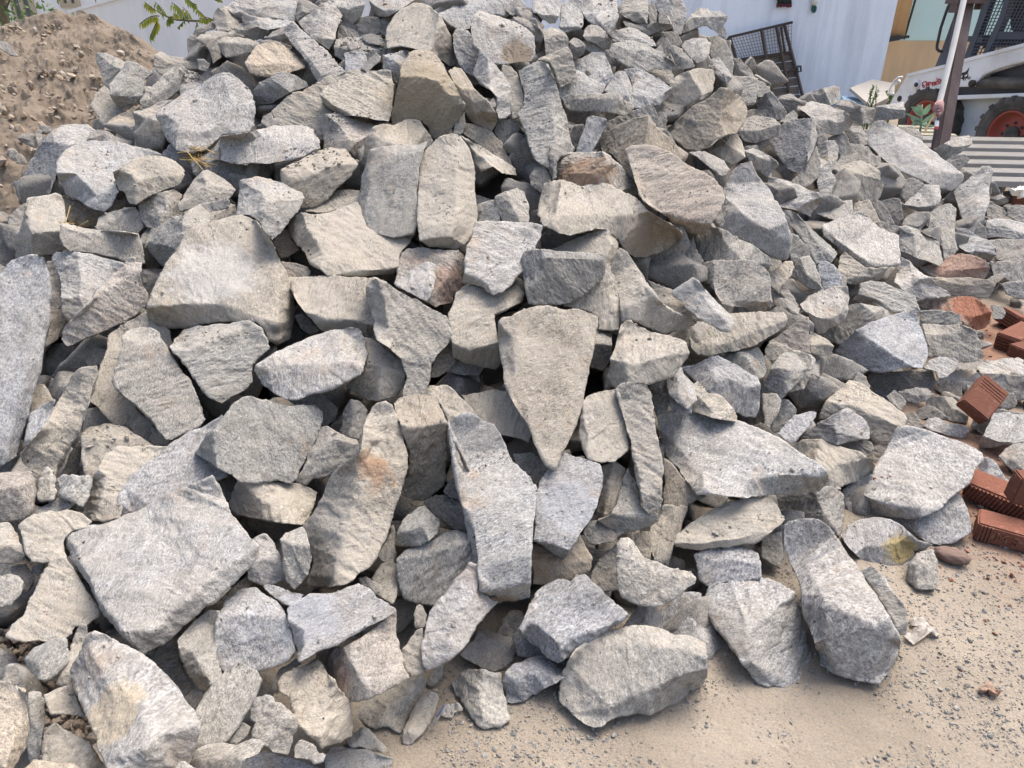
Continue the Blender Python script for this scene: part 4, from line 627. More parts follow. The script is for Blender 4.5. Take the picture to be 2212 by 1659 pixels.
def stone_shell(tone, lift, out, ridges, seed):
    """closed angular shell: the seen facets meet in the given ridges; sides and back follow from the stone's own bulk"""
    rnd = random.Random(seed)
    out = list(out); cen = sum(out) / len(out)
    # a few extra corners along the rim keep it from reading as a clean polygon
    o2 = []
    for a, b_ in zip(out, out[1:] + out[:1]):
        o2.append(a); L = np.linalg.norm(b_ - a)
        if L > 34:
            n = np.array((a[1] - b_[1], b_[0] - a[0])) / L
            for k in range(1, int(L // 22) + 1):
                t = k / (int(L // 22) + 1); o2.append(a + (b_ - a) * t + n * rnd.uniform(-1, 1) * min(2.6, L * .03))
    out = o2
    verts = [tuple(p) for p in out]; edges = []
    def rim(p):
        d = [np.linalg.norm(p - q) for q in out]; k = int(np.argmin(d)); return k, d[k]
    for q in ridges:
        ids = []
        for i, p in enumerate(q):
            k, d = rim(p)
            if (i in (0, len(q) - 1) and d < 26) or d < 5: ids.append(k)
            else:
                hit = [j for j in range(len(out), len(verts)) if np.linalg.norm(np.array(verts[j]) - p) < 3]
                if hit: ids.append(hit[0])
                else: verts.append(tuple(p)); ids.append(len(verts) - 1)
        # break long ridges so that they wander a little
        for a, b_ in zip(ids, ids[1:]):
            if a == b_: continue
            A, B = np.array(verts[a]), np.array(verts[b_]); L = np.linalg.norm(B - A); m = int(L // 30); prev = a
            n = np.array((A[1] - B[1], B[0] - A[0])) / max(L, 1e-6)
            for k in range(1, m + 1):
                p = A + (B - A) * k / (m + 1) + n * rnd.uniform(-2.2, 2.2); verts.append(tuple(p)); edges.append((prev, len(verts) - 1)); prev = len(verts) - 1
            edges.append((prev, b_))
    ring = list(range(len(out)))
    r = geometry.delaunay_2d_cdt([Vector(v) for v in verts], edges, [ring], 1, 1e-4)
    V = [np.array(v) for v in r[0]]; T = [tuple(f) for f in r[2]]; OE = r[4]; ov = r[3]
    hard = {tuple(sorted(e)) for e, src in zip(r[1], OE) if src}
    by = {}
    for ti, t in enumerate(T):
        for a, b_ in zip(t, t[1:] + t[:1]): by.setdefault(tuple(sorted((a, b_))), []).append(ti)
    face = [-1] * len(T); nf = 0
    for s in range(len(T)):
        if face[s] >= 0: continue
        st = [s]; face[s] = nf
        while st:
            t = T[st.pop()]
            for a, b_ in zip(t, t[1:] + t[:1]):
                e = tuple(sorted((a, b_)))
                if e in hard: continue
                for o in by[e]:
                    if face[o] < 0: face[o] = nf; st.append(o)
        nf += 1
    V2 = np.array(V); rays = np.array([ray(*p) for p in V])
    d0 = pile_depth(cen[0], min(max(cen[1], -60), 1680)) + (2 - lift) * .036
    A = [area2([V[i] for i in t]) for t in T]; tot = sum(A)
    rad = math.sqrt(tot / math.pi); C2 = sum((a * (V[t[0]] + V[t[1]] + V[t[2]]) / 3 for a, t in zip(A, T))) / tot
    to = -ray(*cen); to /= np.linalg.norm(to)
    up = np.array((0, 0, 1.0))
    k = TONE[tone][2] + rnd.uniform(-.14, .14)
    base = to * (1 - k) + up * k + RGT * rnd.uniform(-.22, .22); base /= np.linalg.norm(base)
    rows = []; rhs = []; N = len(V)
    for f in range(nf):
        ts = [i for i in range(len(T)) if face[i] == f]; fa = sum(A[i] for i in ts)
        fc = sum(A[i] * (V[T[i][0]] + V[T[i][1]] + V[T[i][2]]) / 3 for i in ts) / fa
        off = (fc - C2) / rad
        n = base + ((RGT * off[0] - UPV * off[1]) * 1.5 if nf > 1 else 0)
        n = n / np.linalg.norm(n)
        c = n @ to
        if c < .42: n = n + to * (.42 - c) * 1.2; n /= np.linalg.norm(n)
        ids = sorted({i for t in ts for i in T[t]}); w = math.sqrt(fa / tot)
        mean = np.zeros(N)
        for i in ids: mean[i] += 1 / len(ids)
        dots = rays @ n
        for i in ids:
            row = -mean * dots; row[i] += dots[i]; rows.append(row * w); rhs.append(0)
    for i in range(N):
        row = np.zeros(N); row[i] = .06; rows.append(row); rhs.append(.06 * d0)
    if seed in GROUNDED:                                    # the lower rim of a stone on the ground touches it
        ys = V2[:, 1]; y1 = ys.max(); hh = y1 - ys.min(); d0g = []
        for i in range(N):
            if ys[i] > y1 - .2 * hh and rays[i][2] < -.05:
                tg = (.0 - CAM_H) / rays[i][2]; d0g.append(tg); row = np.zeros(N); row[i] = 1.2; rows.append(row); rhs.append(1.2 * tg)
        for k_ in range(len(rhs)):
            if rhs[k_] and abs(rhs[k_] - .06 * d0) < 1e-9: rhs[k_] = .06 * np.mean(d0g)
        d0 = float(np.mean(d0g))
    t = np.linalg.lstsq(np.array(rows), np.array(rhs), rcond=None)[0]
    R3 = rad / 1550 * d0
    t = d0 + np.clip(t - d0 - (np.mean(t) - d0), -.8 * R3, .8 * R3) + ((np.mean(t) - d0) if seed in GROUNDED else 0)
    # rest on the ground: never buried, and never hovering where the stone visibly lies on it
    dl = min((-.004 - CAM_H) / rays[i][2] - t[i] for i in range(N) if rays[i][2] < -.05) if any(rays[:, 2] < -.05) else 9
    if dl < 0: t = t + dl
    elif cen[0] > 1880 and cen[1] > 680 and dl < .22: t = t + dl
    F3 = CAMP + rays * t[:, None]
    # sides and back
    W = np.linalg.svd(np.array(V2 - C2), compute_uv=False); minor = rad * min(1, W[1] / W[0] * 1.25)
    T3 = max(.5 * R3, min(1.0 * R3, 1.15 * minor / 1550 * d0))
    inv = {}
    for i, src in enumerate(ov):
        for s in src: inv[s] = i
    rimv = [inv[i] for i in range(len(out))]
    c3 = F3.mean(0); back = -to
    fs = []
    for tri in T:
        p = F3[list(tri)]; n = np.cross(p[1] - p[0], p[2] - p[0]); fs.append(tri if n @ to > 0 else tri[::-1])
    vs = [p for p in F3]; n1 = len(vs)
    for s, dep in ((.97, .45), (.74, 1.0)):
        for i in rimv:
            p = c3 + (F3[i] - c3) * s; p = p + back * (dep * T3 * rnd.uniform(.85, 1.15)); vs.append(p)
    m = len(rimv); ringA = rimv; ringB = list(range(n1, n1 + m)); ringC = list(range(n1 + m, n1 + 2 * m))
    for r0, r1 in ((ringA, ringB), (ringB, ringC)):
        for i in range(m): fs.append((r0[i], r0[(i + 1) % m], r1[(i + 1) % m], r1[i]))
    vs.append(c3 + back * T3 * 1.1); cc = len(vs) - 1
    for i in range(m): fs.append((ringC[i], ringC[(i + 1) % m], cc))
    return np.array(vs), fs, R3

def roughen(me, R3, seed, amp=1.0, chip=1.0):
    """weathered edges and broken surface"""
    n = len(me.vertices); co = np.empty(n * 3); me.vertices.foreach_get('co', co); co = co.reshape(-1, 3)
    ed = np.empty(len(me.edges) * 2, dtype=np.int64); me.edges.foreach_get('vertices', ed); ed = ed.reshape(-1, 2)
    off = np.array((seed * 3.71 % 50, seed * 7.13 % 50, seed * 1.97 % 50))
    cnt = np.bincount(ed.ravel(), minlength=n).astype(float); cnt[cnt == 0] = 1
    for it in range(0 if chip is None else 1):
        s = np.stack([np.bincount(ed[:, 0], co[ed[:, 1], a], n) + np.bincount(ed[:, 1], co[ed[:, 0], a], n) for a in range(3)], 1) / cnt[:, None]
        w = np.clip(.35 + 1.0 * chip * vnoise(co * 34 + off), .05, 1)[:, None]
        co = co + (s - co) * w
    me.vertices.foreach_set('co', co.ravel()); me.update()
    nr = np.empty(n * 3); me.vertices.foreach_get('normal', nr); nr = nr.reshape(-1, 3)
    q = rng.normal(size=3); q /= np.linalg.norm(q)
    al = co + np.outer(co @ q, q) * 2.2                      # layered stone: finer across the layers
    d = .03 * R3 * fbm(co * (1.5 / R3) + off, 2) + .0017 * fbm(al * 26 + off, 2) + .0013 * fbm(al * 80 + off, 2)
    st = vnoise(al * 16 + off); d = d + .0013 * np.clip(np.abs(st) * 6 - 1, -1, 1) * np.sign(st)
    s2 = vnoise((co + (al - co) * .35) * (1.6 / R3) + off * 2); d = d + .009 * R3 * np.clip(s2 * 8, -1, 1)
    co = co + nr * (d * amp)[:, None]
    me.vertices.foreach_set('co', co.ravel()); me.update()

def dense(vs, fs, target):
    """the same shell with edges no longer than the target, so that its corners stay crisp"""
    bm = bmesh.new(); bv = [bm.verts.new(Vector(v)) for v in vs]
    for f in fs:
        try: bm.faces.new([bv[i] for i in f])
        except ValueError: pass
    bmesh.ops.triangulate(bm, faces=bm.faces[:])
    for it in range(7):
        long = [e for e in bm.edges if (e.verts[0].co - e.verts[1].co).length_squared > (1.45 * target) ** 2]
        if not long: break
        bmesh.ops.subdivide_edges(bm, edges=long, cuts=1)
        bmesh.ops.triangulate(bm, faces=[f for f in bm.faces if len(f.verts) > 3])
    bmesh.ops.recalc_face_normals(bm, faces=bm.faces)
    me = bpy.data.meshes.new('stone'); bm.to_mesh(me); bm.free()
    me.polygons.foreach_set('use_smooth', [True] * len(me.polygons))
    return me

STONES = [parse(l) for l in STONE_DATA.strip().split('\n')]
STONES.sort(key=lambda s: -area2(s[2]))
MARKS = [('yellowish stain', 'D3', 112, 143, 16, (.36, .27, .10), .8), ('thickly coated with red brick dust', 'D2', 178, 103, 26, (.27, .11, .065), .9), ('sprinkled with red brick crumbs', 'D2', 165, 62, 26, (.34, .19, .13), .6),
  ('long slanting slab with a rusty stain', 'B3', 112, 72, 26, (.30, .185, .11), .75), ('three clean faces and a tan stain', 'A4', 95, 120, 34, (.36, .30, .21), .7), ('rust-brown band', 'C1', 62, 156, 30, (.24, .155, .095), .8),
  ('with a brown foot', 'B3', 214, 183, 16, (.27, .20, .145), .8), ('blue-flecked slab', 'C3', 48, 105, 30, (.33, .35, .385), .4), ('blue-spotted flat slab', 'B4', 45, 35, 30, (.33, .35, .385), .4),
  ('dotted with white crust', 'A2', 185, 70, 40, (.43, .425, .41), .5), ('black and pink bands', 'B4', 72, 88, 24, (.31, .235, .20), .7), ('brown lower corner, near the top', 'B1', 225, 46, 16, (.21, .165, .115), .85),
  ('rust-spotted stone', 'C3', 24, 148, 22, (.23, .16, .105), .7), ('reddish brown stone behind', 'B2', 168, 85, 24, (.26, .185, .15), .8), ('olive-brown face', 'B1', 145, 85, 40, (.24, .20, .135), .6), ('with a brown underside, supp', 'C2', 125, 42, 30, (.24, .19, .14), .7)]
small = []
ON_GROUND = ('resting on the sandy ground', 'lying toward the viewer', 'flat-sided tall boulder', 'pentagonal grey', 'slim leaning stone', 'bluish slab flat on the ground',
  'dark flake', 'white paper scrap', 'upright grey stub', 'yellowish stain', 'pale squat stone', 'low pale stone cut', 'small peaked', 'broad pale stone cut', 'tan axe-head')
GROUNDED = {i for i, s in enumerate(STONES) if any(k in s[4] for k in ON_GROUND)}
for i, (tone, lift, out, ridges, label) in enumerate(STONES):
    vs, fs, R3 = stone_shell(tone, lift, out, ridges, i)
    me = dense(vs, fs, max(.0042, R3 / 24))
    roughen(me, R3, i)
    c = np.mean(vs, 0); base, dust, _ = TONE[tone]
    j = random.uniform(.90, 1.10); w = random.uniform(-.03, .03)
    wf = 0 if tone in 'bw' else 1
    colr = (base[0] * j * (1 + .012 * wf + w), base[1] * j, base[2] * j * (1 - .05 * wf - w), max(0, min(1, dust * random.uniform(.6, 1.25))))
    if i < N_THINGS:
        me.transform(Matrix.Translation(-Vector(c))); me.name = 'stone'
        o = link('stone', me, GRANITE); o.location = c; o.color = colr
        tag(o, label, 'stone', 'stones heaped in the rubble pile')
        for key, tile, x, y, r_, pc, am in MARKS:
            if key in label:                                     # a stain or dust patch with its own place on the stone
                px, py = 'ABCD'.index(tile[0]) * 553.0 + x * 2.5, (int(tile[1]) - 1) * 414.75 + y * 2.5
                q = P(px, py, float(np.dot(c - CAMP, FWD)) - R3 * .45); o.data.materials[0] = granite((tuple(q - c), r_ * 2.5 / 1550 * float(np.dot(c - CAMP, FWD)), pc, am))
    else: small.append(me)

def join_meshes(name, meshes, mat):
    bm = bmesh.new()
    for m_ in meshes: bm.from_mesh(m_)
    me = bpy.data.meshes.new(name); bm.to_mesh(me); bm.free()
    me.polygons.foreach_set('use_smooth', [True] * len(me.polygons))
    return link(name, me, mat)

# random broken stones fill the inside of the heap: seen only as dark bits down the gaps
bpy.context.view_layer.update(); _dg = bpy.context.evaluated_depsgraph_get()
def glimpsed(pts):
    for ex in (0, -.5, .5):
        e = Vector((ex, 0, CAM_H))
        for p in pts:
            d = Vector(p) - e; L = d.length
            if not SC.ray_cast(_dg, e, d / L, distance=L - .004)[0]: return True
    return False
def shard(c, r, seed, check=True, target=.013):
    rnd = random.Random(seed); bm = bmesh.new()
    for k in range(13):
        v = Vector((rnd.gauss(0, 1), rnd.gauss(0, 1), rnd.gauss(0, 1))).normalized() * rnd.uniform(.75, 1.1)
        bm.verts.new(Vector((v.x * 1.15, v.y * .9, v.z * .7)))
    bmesh.ops.convex_hull(bm, input=bm.verts)
    bmesh.ops.delete(bm, geom=[v for v in bm.verts if not v.link_faces], context='VERTS')
    bm.transform(Matrix.Translation(Vector(c)) @ Matrix.Rotation(rnd.uniform(0, 6.3), 4, Vector((rnd.gauss(0, 1), rnd.gauss(0, 1), rnd.gauss(0, 1))).normalized()) @ Matrix.Scale(r, 4))
    bm.verts.index_update()
    vs = [v.co[:] for v in bm.verts]; fs = [[v.index for v in f.verts] for f in bm.faces]
    mids = [f.calc_center_median()[:] for f in bm.faces]; bm.free()
    if check and not glimpsed(vs + mids): return mesh('shard', vs, fs)
    me = dense(vs, fs, target); roughen(me, r, seed % 977, .8, .6); return me
fill = []
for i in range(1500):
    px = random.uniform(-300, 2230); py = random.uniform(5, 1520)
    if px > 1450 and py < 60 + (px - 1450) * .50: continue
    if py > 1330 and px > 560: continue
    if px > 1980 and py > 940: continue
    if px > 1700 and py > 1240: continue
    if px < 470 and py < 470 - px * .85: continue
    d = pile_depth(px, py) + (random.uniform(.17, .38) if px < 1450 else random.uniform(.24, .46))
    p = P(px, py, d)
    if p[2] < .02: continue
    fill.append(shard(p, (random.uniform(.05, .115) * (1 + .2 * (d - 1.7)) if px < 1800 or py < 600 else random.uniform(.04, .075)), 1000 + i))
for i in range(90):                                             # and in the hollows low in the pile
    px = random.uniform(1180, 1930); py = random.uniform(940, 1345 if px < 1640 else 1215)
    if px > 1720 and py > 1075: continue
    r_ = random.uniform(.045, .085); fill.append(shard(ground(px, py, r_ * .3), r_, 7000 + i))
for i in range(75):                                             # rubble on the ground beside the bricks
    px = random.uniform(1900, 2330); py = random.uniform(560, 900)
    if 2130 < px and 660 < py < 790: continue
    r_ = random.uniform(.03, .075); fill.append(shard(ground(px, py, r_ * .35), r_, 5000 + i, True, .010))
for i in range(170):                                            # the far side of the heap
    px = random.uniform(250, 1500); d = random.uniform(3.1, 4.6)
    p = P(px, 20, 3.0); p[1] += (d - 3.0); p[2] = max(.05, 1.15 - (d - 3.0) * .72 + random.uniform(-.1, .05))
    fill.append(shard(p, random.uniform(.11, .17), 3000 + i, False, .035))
o = join_meshes('small_stones', small + fill, GRANITE); o.color = (.19, .184, .172, .35)  # darker than the traced stones, to paint the shade of the gaps
tag(o, 'loose small stones and rubble filling the gaps of the stone pile', 'rubble', kind='stuff')

# ------------------------------------------------------------------ ground
def earth_mat(name, a, b_, peb, red=None, bumpd=.012):
    m, nt, bs = newmat(name); b = NB(nt); tc = b.n('ShaderNodeTexCoord').outputs['Object']
    c = b.mix(b.ramp(b.noise(tc, 3.2, 6, .62), [(.35, 0), (.65, 1)]), a, b_)
    c = b.mix(1.0, c, b.ramp(b.noise(tc, 240, 3, .7), [(.3, .8), (.7, 1.15)]), 'MULTIPLY')
    if peb:
        vo = b.n('ShaderNodeTexVoronoi'); vo.inputs['Scale'].default_value = 95; b.l(tc, vo.inputs['Vector'])
        msk = b.math('MULTIPLY', b.ramp(vo.outputs['Distance'], [(.18, 1), (.34, 0)]), b.ramp(b.noise(tc, 4.5, 5, .65), [(.36, 0), (.58, 1)]))
        c = b.mix(b.math('MULTIPLY', msk, .8), c, b.mix(vo.outputs['Color'], (.10, .105, .10), (.27, .25, .22)))
    if red:
        ds = []
        for q in red:
            sep = b.n('ShaderNodeVectorMath', operation='DISTANCE'); b.l(tc, sep.inputs[0]); sep.inputs[1].default_value = q; ds.append(sep.outputs['Value'])
        dmin = b.math('MINIMUM', *ds)
        f = b.math('ADD', b.math('MULTIPLY', dmin, -1.35), b.math('ADD', b.math('MULTIPLY', b.noise(tc, 7, 6, .7), 1.1), .60))
        c = b.mix(b.math('MULTIPLY', b.ramp(f, [(.25, 0), (.85, 1)]), .85), c, b.mix(b.noise(tc, 60, 4, .7), (.15, .072, .048), (.30, .175, .118)))
    b.l(c, bs.inputs['Base Color']); bs.inputs['Roughness'].default_value = .95; bs.inputs['Specular IOR Level'].default_value = .2
    h = b.math('ADD', b.noise(tc, 22, 6, .65), b.math('MULTIPLY', b.noise(tc, 150, 4, .7), .35))
    b.l(b.bump(h, .7, bumpd), bs.inputs['Normal'])
    return m
RED_AT = (tuple(ground(2230, 1040)), tuple(ground(2190, 745)))
M_GROUND = earth_mat('sandy_ground', (.222, .188, .146), (.298, .257, .205), True, RED_AT)
M_SAND = earth_mat('heap_sand', (.150, .120, .090), (.220, .180, .137), False, None, .02)
def sheet(name, x0, x1, y0, y1, step, fz):
    xs = np.arange(x0, x1 + 1e-6, step); ys = np.arange(y0, y1 + 1e-6, step)
    X, Y = np.meshgrid(xs, ys); co = np.stack([X.ravel(), Y.ravel(), np.zeros(X.size)], 1); co[:, 2] = fz(co)
    nx = len(xs); fs = [(j * nx + i, j * nx + i + 1, (j + 1) * nx + i + 1, (j + 1) * nx + i) for j in range(len(ys) - 1) for i in range(nx - 1)]
    return mesh(name, co, fs, True)
def gz(c): return .012 * fbm(c * 1.7, 3) + .004 * fbm(c * 14, 2)
near = sheet('ground', -3, 5, -1.5, 6.5, .035, gz)
bm = bmesh.new(); bm.from_mesh(near)
# one sheet: the fine part is joined by a coarse skirt that runs to the horizon
bnd = [e for e in bm.edges if len(e.link_faces) == 1]
r = bmesh.ops.extrude_edge_only(bm, edges=bnd)
for v in r['geom']:
    if isinstance(v, bmesh.types.BMVert):
        c = Vector((1, 2.5, 0)); d = v.co - c; k = 90 / max(abs(d.x) / 4 * 4, abs(d.y) / 4 * 4, 1e-6)
        v.co = Vector((c.x + d.x * 40, c.y + d.y * 40, -.02))
bm.to_mesh(near); bm.free()
near.polygons.foreach_set('use_smooth', [True] * len(near.polygons))
g = link('ground', near, M_GROUND); tag(g, kind='structure')

# earth and rubble under the stones: the body of the heap, closed behind
M_CORE = earth_mat('heap_core', (.085, .075, .065), (.14, .12, .10), False, None, .02)  # dark colour paints the shade seen down between the stones
def pile_core():
    pxs = np.linspace(-420, 2120, 70); pys = np.linspace(1640, -40, 56); V = []; nx = len(pxs)
    for py in pys:
        for px in pxs:
            qx = px
            d = pile_depth(qx, py) + .42 + .05 * math.sin(px * .021 + py * .017)
            p = P(qx, py, d)
            top = 1.24
            if qx > 1380: top = max(.0, 1.24 - (qx - 1380) * .00165)
            if qx < 620: top = max(.25, 1.24 - (620 - qx) * .0017)
            p[2] = min(p[2], top)
            if p[2] < .0: p[2] = -.03
            V.append(p)
    for k in range(1, 9):
        for i in range(nx):
            p = V[(len(pys) - 1) * nx + i].copy(); p[1] += k * .26; p[2] = max(-.03, p[2] - k * .19); V.append(p)
    rows = len(pys) + 8; V = np.array(V)
    V[:, 2] += np.where(V[:, 2] > .02, .035 * fbm(V * 4.5, 3), 0)
    fs = [(j * nx + i, j * nx + i + 1, (j + 1) * nx + i + 1, (j + 1) * nx + i) for j in range(rows - 1) for i in range(nx - 1)]
    return mesh('heap_soil', V, fs, True)
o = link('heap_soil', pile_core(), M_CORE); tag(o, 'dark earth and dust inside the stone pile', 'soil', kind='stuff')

# ------------------------------------------------------------------ materials of the other things
M_WHITE_WALL = plain('blue_white_limewash', (.76, .81, .88), .9, .07, 2, .006, 30, stain=((.46, .50, .55), .6, (5, 5, .5)))
M_LIME = plain('white_limewash', (.86, .85, .83), .9, .05, 2, .004, 30, stain=((.42, .42, .41), .3, (1.2, 1.2, .4)))
M_TAN = plain('tan_paint', (.76, .52, .29), .8, .08, 3, .003, 40, stain=((.30, .20, .13), .4, (2, 2, .4)))
M_MINT = plain('mint_paint', (.58, .76, .70), .85, .06, 3, .004, 30, stain=((.60, .62, .50), .5, (2, 2, 1.2)))
M_ORANGE = plain('ochre_paint', (.64, .40, .20), .6, .12, 5)
M_BLACK = plain('black_metal', (.025, .026, .028), .55, .2, 10)
M_RUST = plain('rusty_iron', (.055, .040, .034), .85, .35, 14, .002, 90)
M_POST = plain('brown_oxide_paint', (.075, .046, .042), .62, .25, 9, .0015, 60, stain=((.20, .15, .13), .5, (6, 6, 1.5)))
M_PVC = plain('white_pvc', (.62, .60, .55), .5, .06, 6, stain=((.36, .32, .26), .5, (9, 9, 3)))
M_ARM = plain('white_machine_paint', (.80, .80, .79), .4, .04, 5, stain=((.36, .33, .28), .45, (3, 3, 3)))
M_BODY = plain('grey_white_paint', (.60, .65, .68), .5, .07, 5, stain=((.30, .28, .25), .5, (3, 3, 4)))
M_CAB = plain('dark_blue_grey_steel', (.045, .055, .075), .5, .2, 7)
M_TYRE = plain('dusty_tyre', (.075, .068, .058), .9, .4, 12, .003, 50, stain=((.22, .19, .155), .6, (5, 5, 5)))
M_RIM = plain('orange_red_rim', (.36, .070, .045), .6, .2, 8, stain=((.24, .14, .10), .55, (7, 7, 7)))
M_RED = plain('red_paint', (.42, .018, .02), .5, .1, 8)
M_INK = plain('black_print', (.012, .012, .014), .5, .1, 8)
M_EYE = plain('white_print', (.75, .75, .74), .5, .05, 8)
M_SHEET = plain('cream_roof_sheet', (.33, .32, .30), .45, .08, 4, stain=((.30, .27, .23), .5, (2, 6, 6)))
M_CREAM = plain('old_cream_sheet', (.52, .48, .36), .6, .1, 5, stain=((.35, .30, .22), .5, (4, 4, 4)))
M_CLOTH = plain('green_grey_cloth', (.075, .095, .08), .95, .15, 20)
M_MAROON = plain('maroon_fringe', (.10, .022, .035), .95, .2, 30)
M_GREEN = plain('green_rope', (.02, .085, .085), .8, .2, 30)
M_BOARD = plain('weathered_board', (.34, .315, .28), .9, .12, 7, .003, 40)
M_WOOD = plain('old_boards', (.095, .078, .064), .9, .35, 9, .004, 40, stain=((.26, .225, .185), .7, (3, 3, 22)))
M_BLUE = plain('faded_blue_board', (.22, .36, .50), .7, .15, 6)
M_RAG = plain('pink_grey_rag', (.40, .24, .23), .95, .35, 24, .004, 60)
M_RIBBON = plain('yellowed_ribbon', (.62, .48, .26), .8, .12, 20)
M_PAPER = plain('dirty_white_paper', (.62, .59, .54), .8, .08, 12, .002, 60, stain=((.34, .26, .18), .75, (14, 14, 14)))
M_PRINT = plain('blue_print', (.08, .13, .34), .7, .2, 30)
M_TWIG = plain('brown_twig', (.13, .11, .065), .9, .2, 20)
M_FRAME = plain('beige_frame', (.46, .38, .27), .7, .1, 6)
M_GLASS = plain('dull_glass', (.14, .16, .165), .25, .15, 3)
def leafmat(name, a, b_, trans=.35):
    m, nt, bs = newmat(name); b = NB(nt); tc = b.n('ShaderNodeTexCoord').outputs['Object']
    c = b.mix(b.ramp(b.noise(tc, 9, 2), [(.35, 0), (.65, 1)]), a, b_); b.l(c, bs.inputs['Base Color']); bs.inputs['Roughness'].default_value = .5
    tr = b.n('ShaderNodeBsdfTranslucent'); b.l(c, tr.inputs[0]); mx = b.n('ShaderNodeMixShader'); mx.inputs[0].default_value = trans
    b.l(bs.outputs[0], mx.inputs[1]); b.l(tr.outputs[0], mx.inputs[2]); b.l(mx.outputs[0], nt.nodes['Material Output'].inputs[0])
    return m
M_LEAF = leafmat('neem_leaf', (.12, .20, .035), (.42, .42, .06))
M_LEAF2 = leafmat('milkweed_leaf', (.13, .23, .14), (.22, .33, .22))
M_LEAF3 = leafmat('weed_leaf', (.06, .12, .03), (.14, .22, .07))
def brickmat():
    m, nt, bs = newmat('red_brick'); b = NB(nt); tc = b.n('ShaderNodeTexCoord').outputs['Object']; oi = b.n('ShaderNodeObjectInfo')
    c = b.mix(b.noise(tc, 18, 4, .6), (.150, .064, .043), (.215, .098, .066))
    c = b.mix(b.ramp(b.noise(tc, 60, 4, .7), [(.58, 0), (.72, 1)]), c, (.33, .21, .155))
    c = b.mix(b.ramp(b.noise(tc, 95, 3, .7), [(.66, 0), (.74, 1)]), c, (.07, .035, .025))
    c = b.mix(1.0, c, b.mix(oi.outputs['Random'], (.80, .80, .80), (1.15, 1.1, 1.1)), 'MULTIPLY')
    b.l(c, bs.inputs['Base Color']); bs.inputs['Roughness'].default_value = .95; bs.inputs['Specular IOR Level'].default_value = .2
    b.l(b.bump(b.noise(tc, 120, 4, .7), .8, .004), bs.inputs['Normal'])
    return m
M_BRICK = brickmat()

# ------------------------------------------------------------------ walls and buildings behind
YW = 12.8
t = thing('rendered_wall', 'blue-white limewashed wall behind the heap, with the rusty tailgate leaning on it', 'wall', (3, YW, 0))
bm = bmesh.new(); add_box(bm, (3.03, YW + .11, 1.95), (6.08, .22, 4.1)); bm_obj('wall_face', bm, M_WHITE_WALL, t)
bm = bmesh.new(); add_box(bm, (3.0, YW - .015, .06), (6.0, .05, .16)); bm_obj('wall_foot', bm, plain('damp_plaster', (.30, .36, .44), .9, .2, 4), t)
zt = on_y(1990, 88, 13.4)[2]
t = thing('painted_house', 'tan and mint green painted house wall beside the end of the blue-white wall', 'house', (8, 13.4, 0))
bm = bmesh.new(); add_box(bm, (11, 13.55, zt / 2 - .05), (10.4, .3, zt + .1)); bm_obj('plinth', bm, M_TAN, t)
bm = bmesh.new(); add_box(bm, (11, 13.62, (zt + 4.4) / 2 + .002), (10.4, .3, 4.4 - zt)); bm_obj('upper_wall', bm, M_MINT, t)
bm = bmesh.new()
for x0, r in ((1921, .10), (1934, .13)):
    a = on_y(x0, 84, 13.15); add_tube(bm, [a, a + np.array((.02, 0, 3.3))], r, 12)
bm_obj('ochre_pillar', bm, M_ORANGE, t, True)
bm = bmesh.new(); a = on_y(1923, 84, 13.0); c = on_y(1963, 79, 13.0); add_bar(bm, a, c, .05, .04); add_bar(bm, a + np.array((-.1, 0, -.02)), a + np.array((.14, 0, .02)), .09, .07)
c = on_y(1949, 85, 13.1); add_bar(bm, c, c + np.array((.04, 0, 3)), .03, .03); c = on_y(1953, 85, 13.1); add_bar(bm, c, c + np.array((.2, 0, 3)), .025, .025)
bm_obj('black_bracket', bm, M_BLACK, t)

A = P(151, 29, 13.0); B = P(560, 0, 9.0); A[2] = 1.38; B[2] = 1.92; D = B - A; B2 = B + D * .35
t = thing('compound_wall', 'white limewashed boundary wall behind the brown sand heap', 'wall', (A[0], A[1], 0))
bm = bmesh.new(); add_prism(bm, [(A[0], A[1], -.1), (B2[0], B2[1], -.1), tuple(B2), tuple(A)], (.12, .24, 0)); bm_obj('wall_face', bm, M_LIME, t)
bm = bmesh.new(); add_prism(bm, [(A[0] - .02, A[1] - .03, A[2] + .002), (B2[0], B2[1] - .03, B2[2] + .002), (B2[0], B2[1] - .03, B2[2] + .05), (A[0] - .02, A[1] - .03, A[2] + .05)], (.15, .3, 0)); bm_obj('coping', bm, M_LIME, t)
t = thing('white_building', 'pale building with beige framed windows beyond the white boundary wall', 'building', (-13, 18.2, 0))
bm = bmesh.new(); add_box(bm, (-13, 18.6, 2.3), (16, .8, 4.8)); bm_obj('wall', bm, M_LIME, t)
for x0, x1 in ((133, 166), (34, 66)):
    a = on_y(x0, 12 if x0 > 100 else 46, 18.1); c = on_y(x1, 12, 18.1); z0 = a[2]
    w_ = c[0] - a[0]; xc = (a[0] + c[0]) / 2
    bm = bmesh.new()
    for dx in (-w_ / 2, 0, w_ / 2): add_box(bm, (xc + dx, 18.17, z0 + .75), (.09, .1, 1.5))
    for dz in (0, 1.5): add_box(bm, (xc, 18.175, z0 + dz), (w_ + .09, .1, .09))
    f = bm_obj('window', bm, M_FRAME, t)
    bm = bmesh.new(); add_box(bm, (xc, 18.192, z0 + .75), (w_, .03, 1.48)); gl = bm_obj('pane', bm, M_GLASS); gl.parent = f
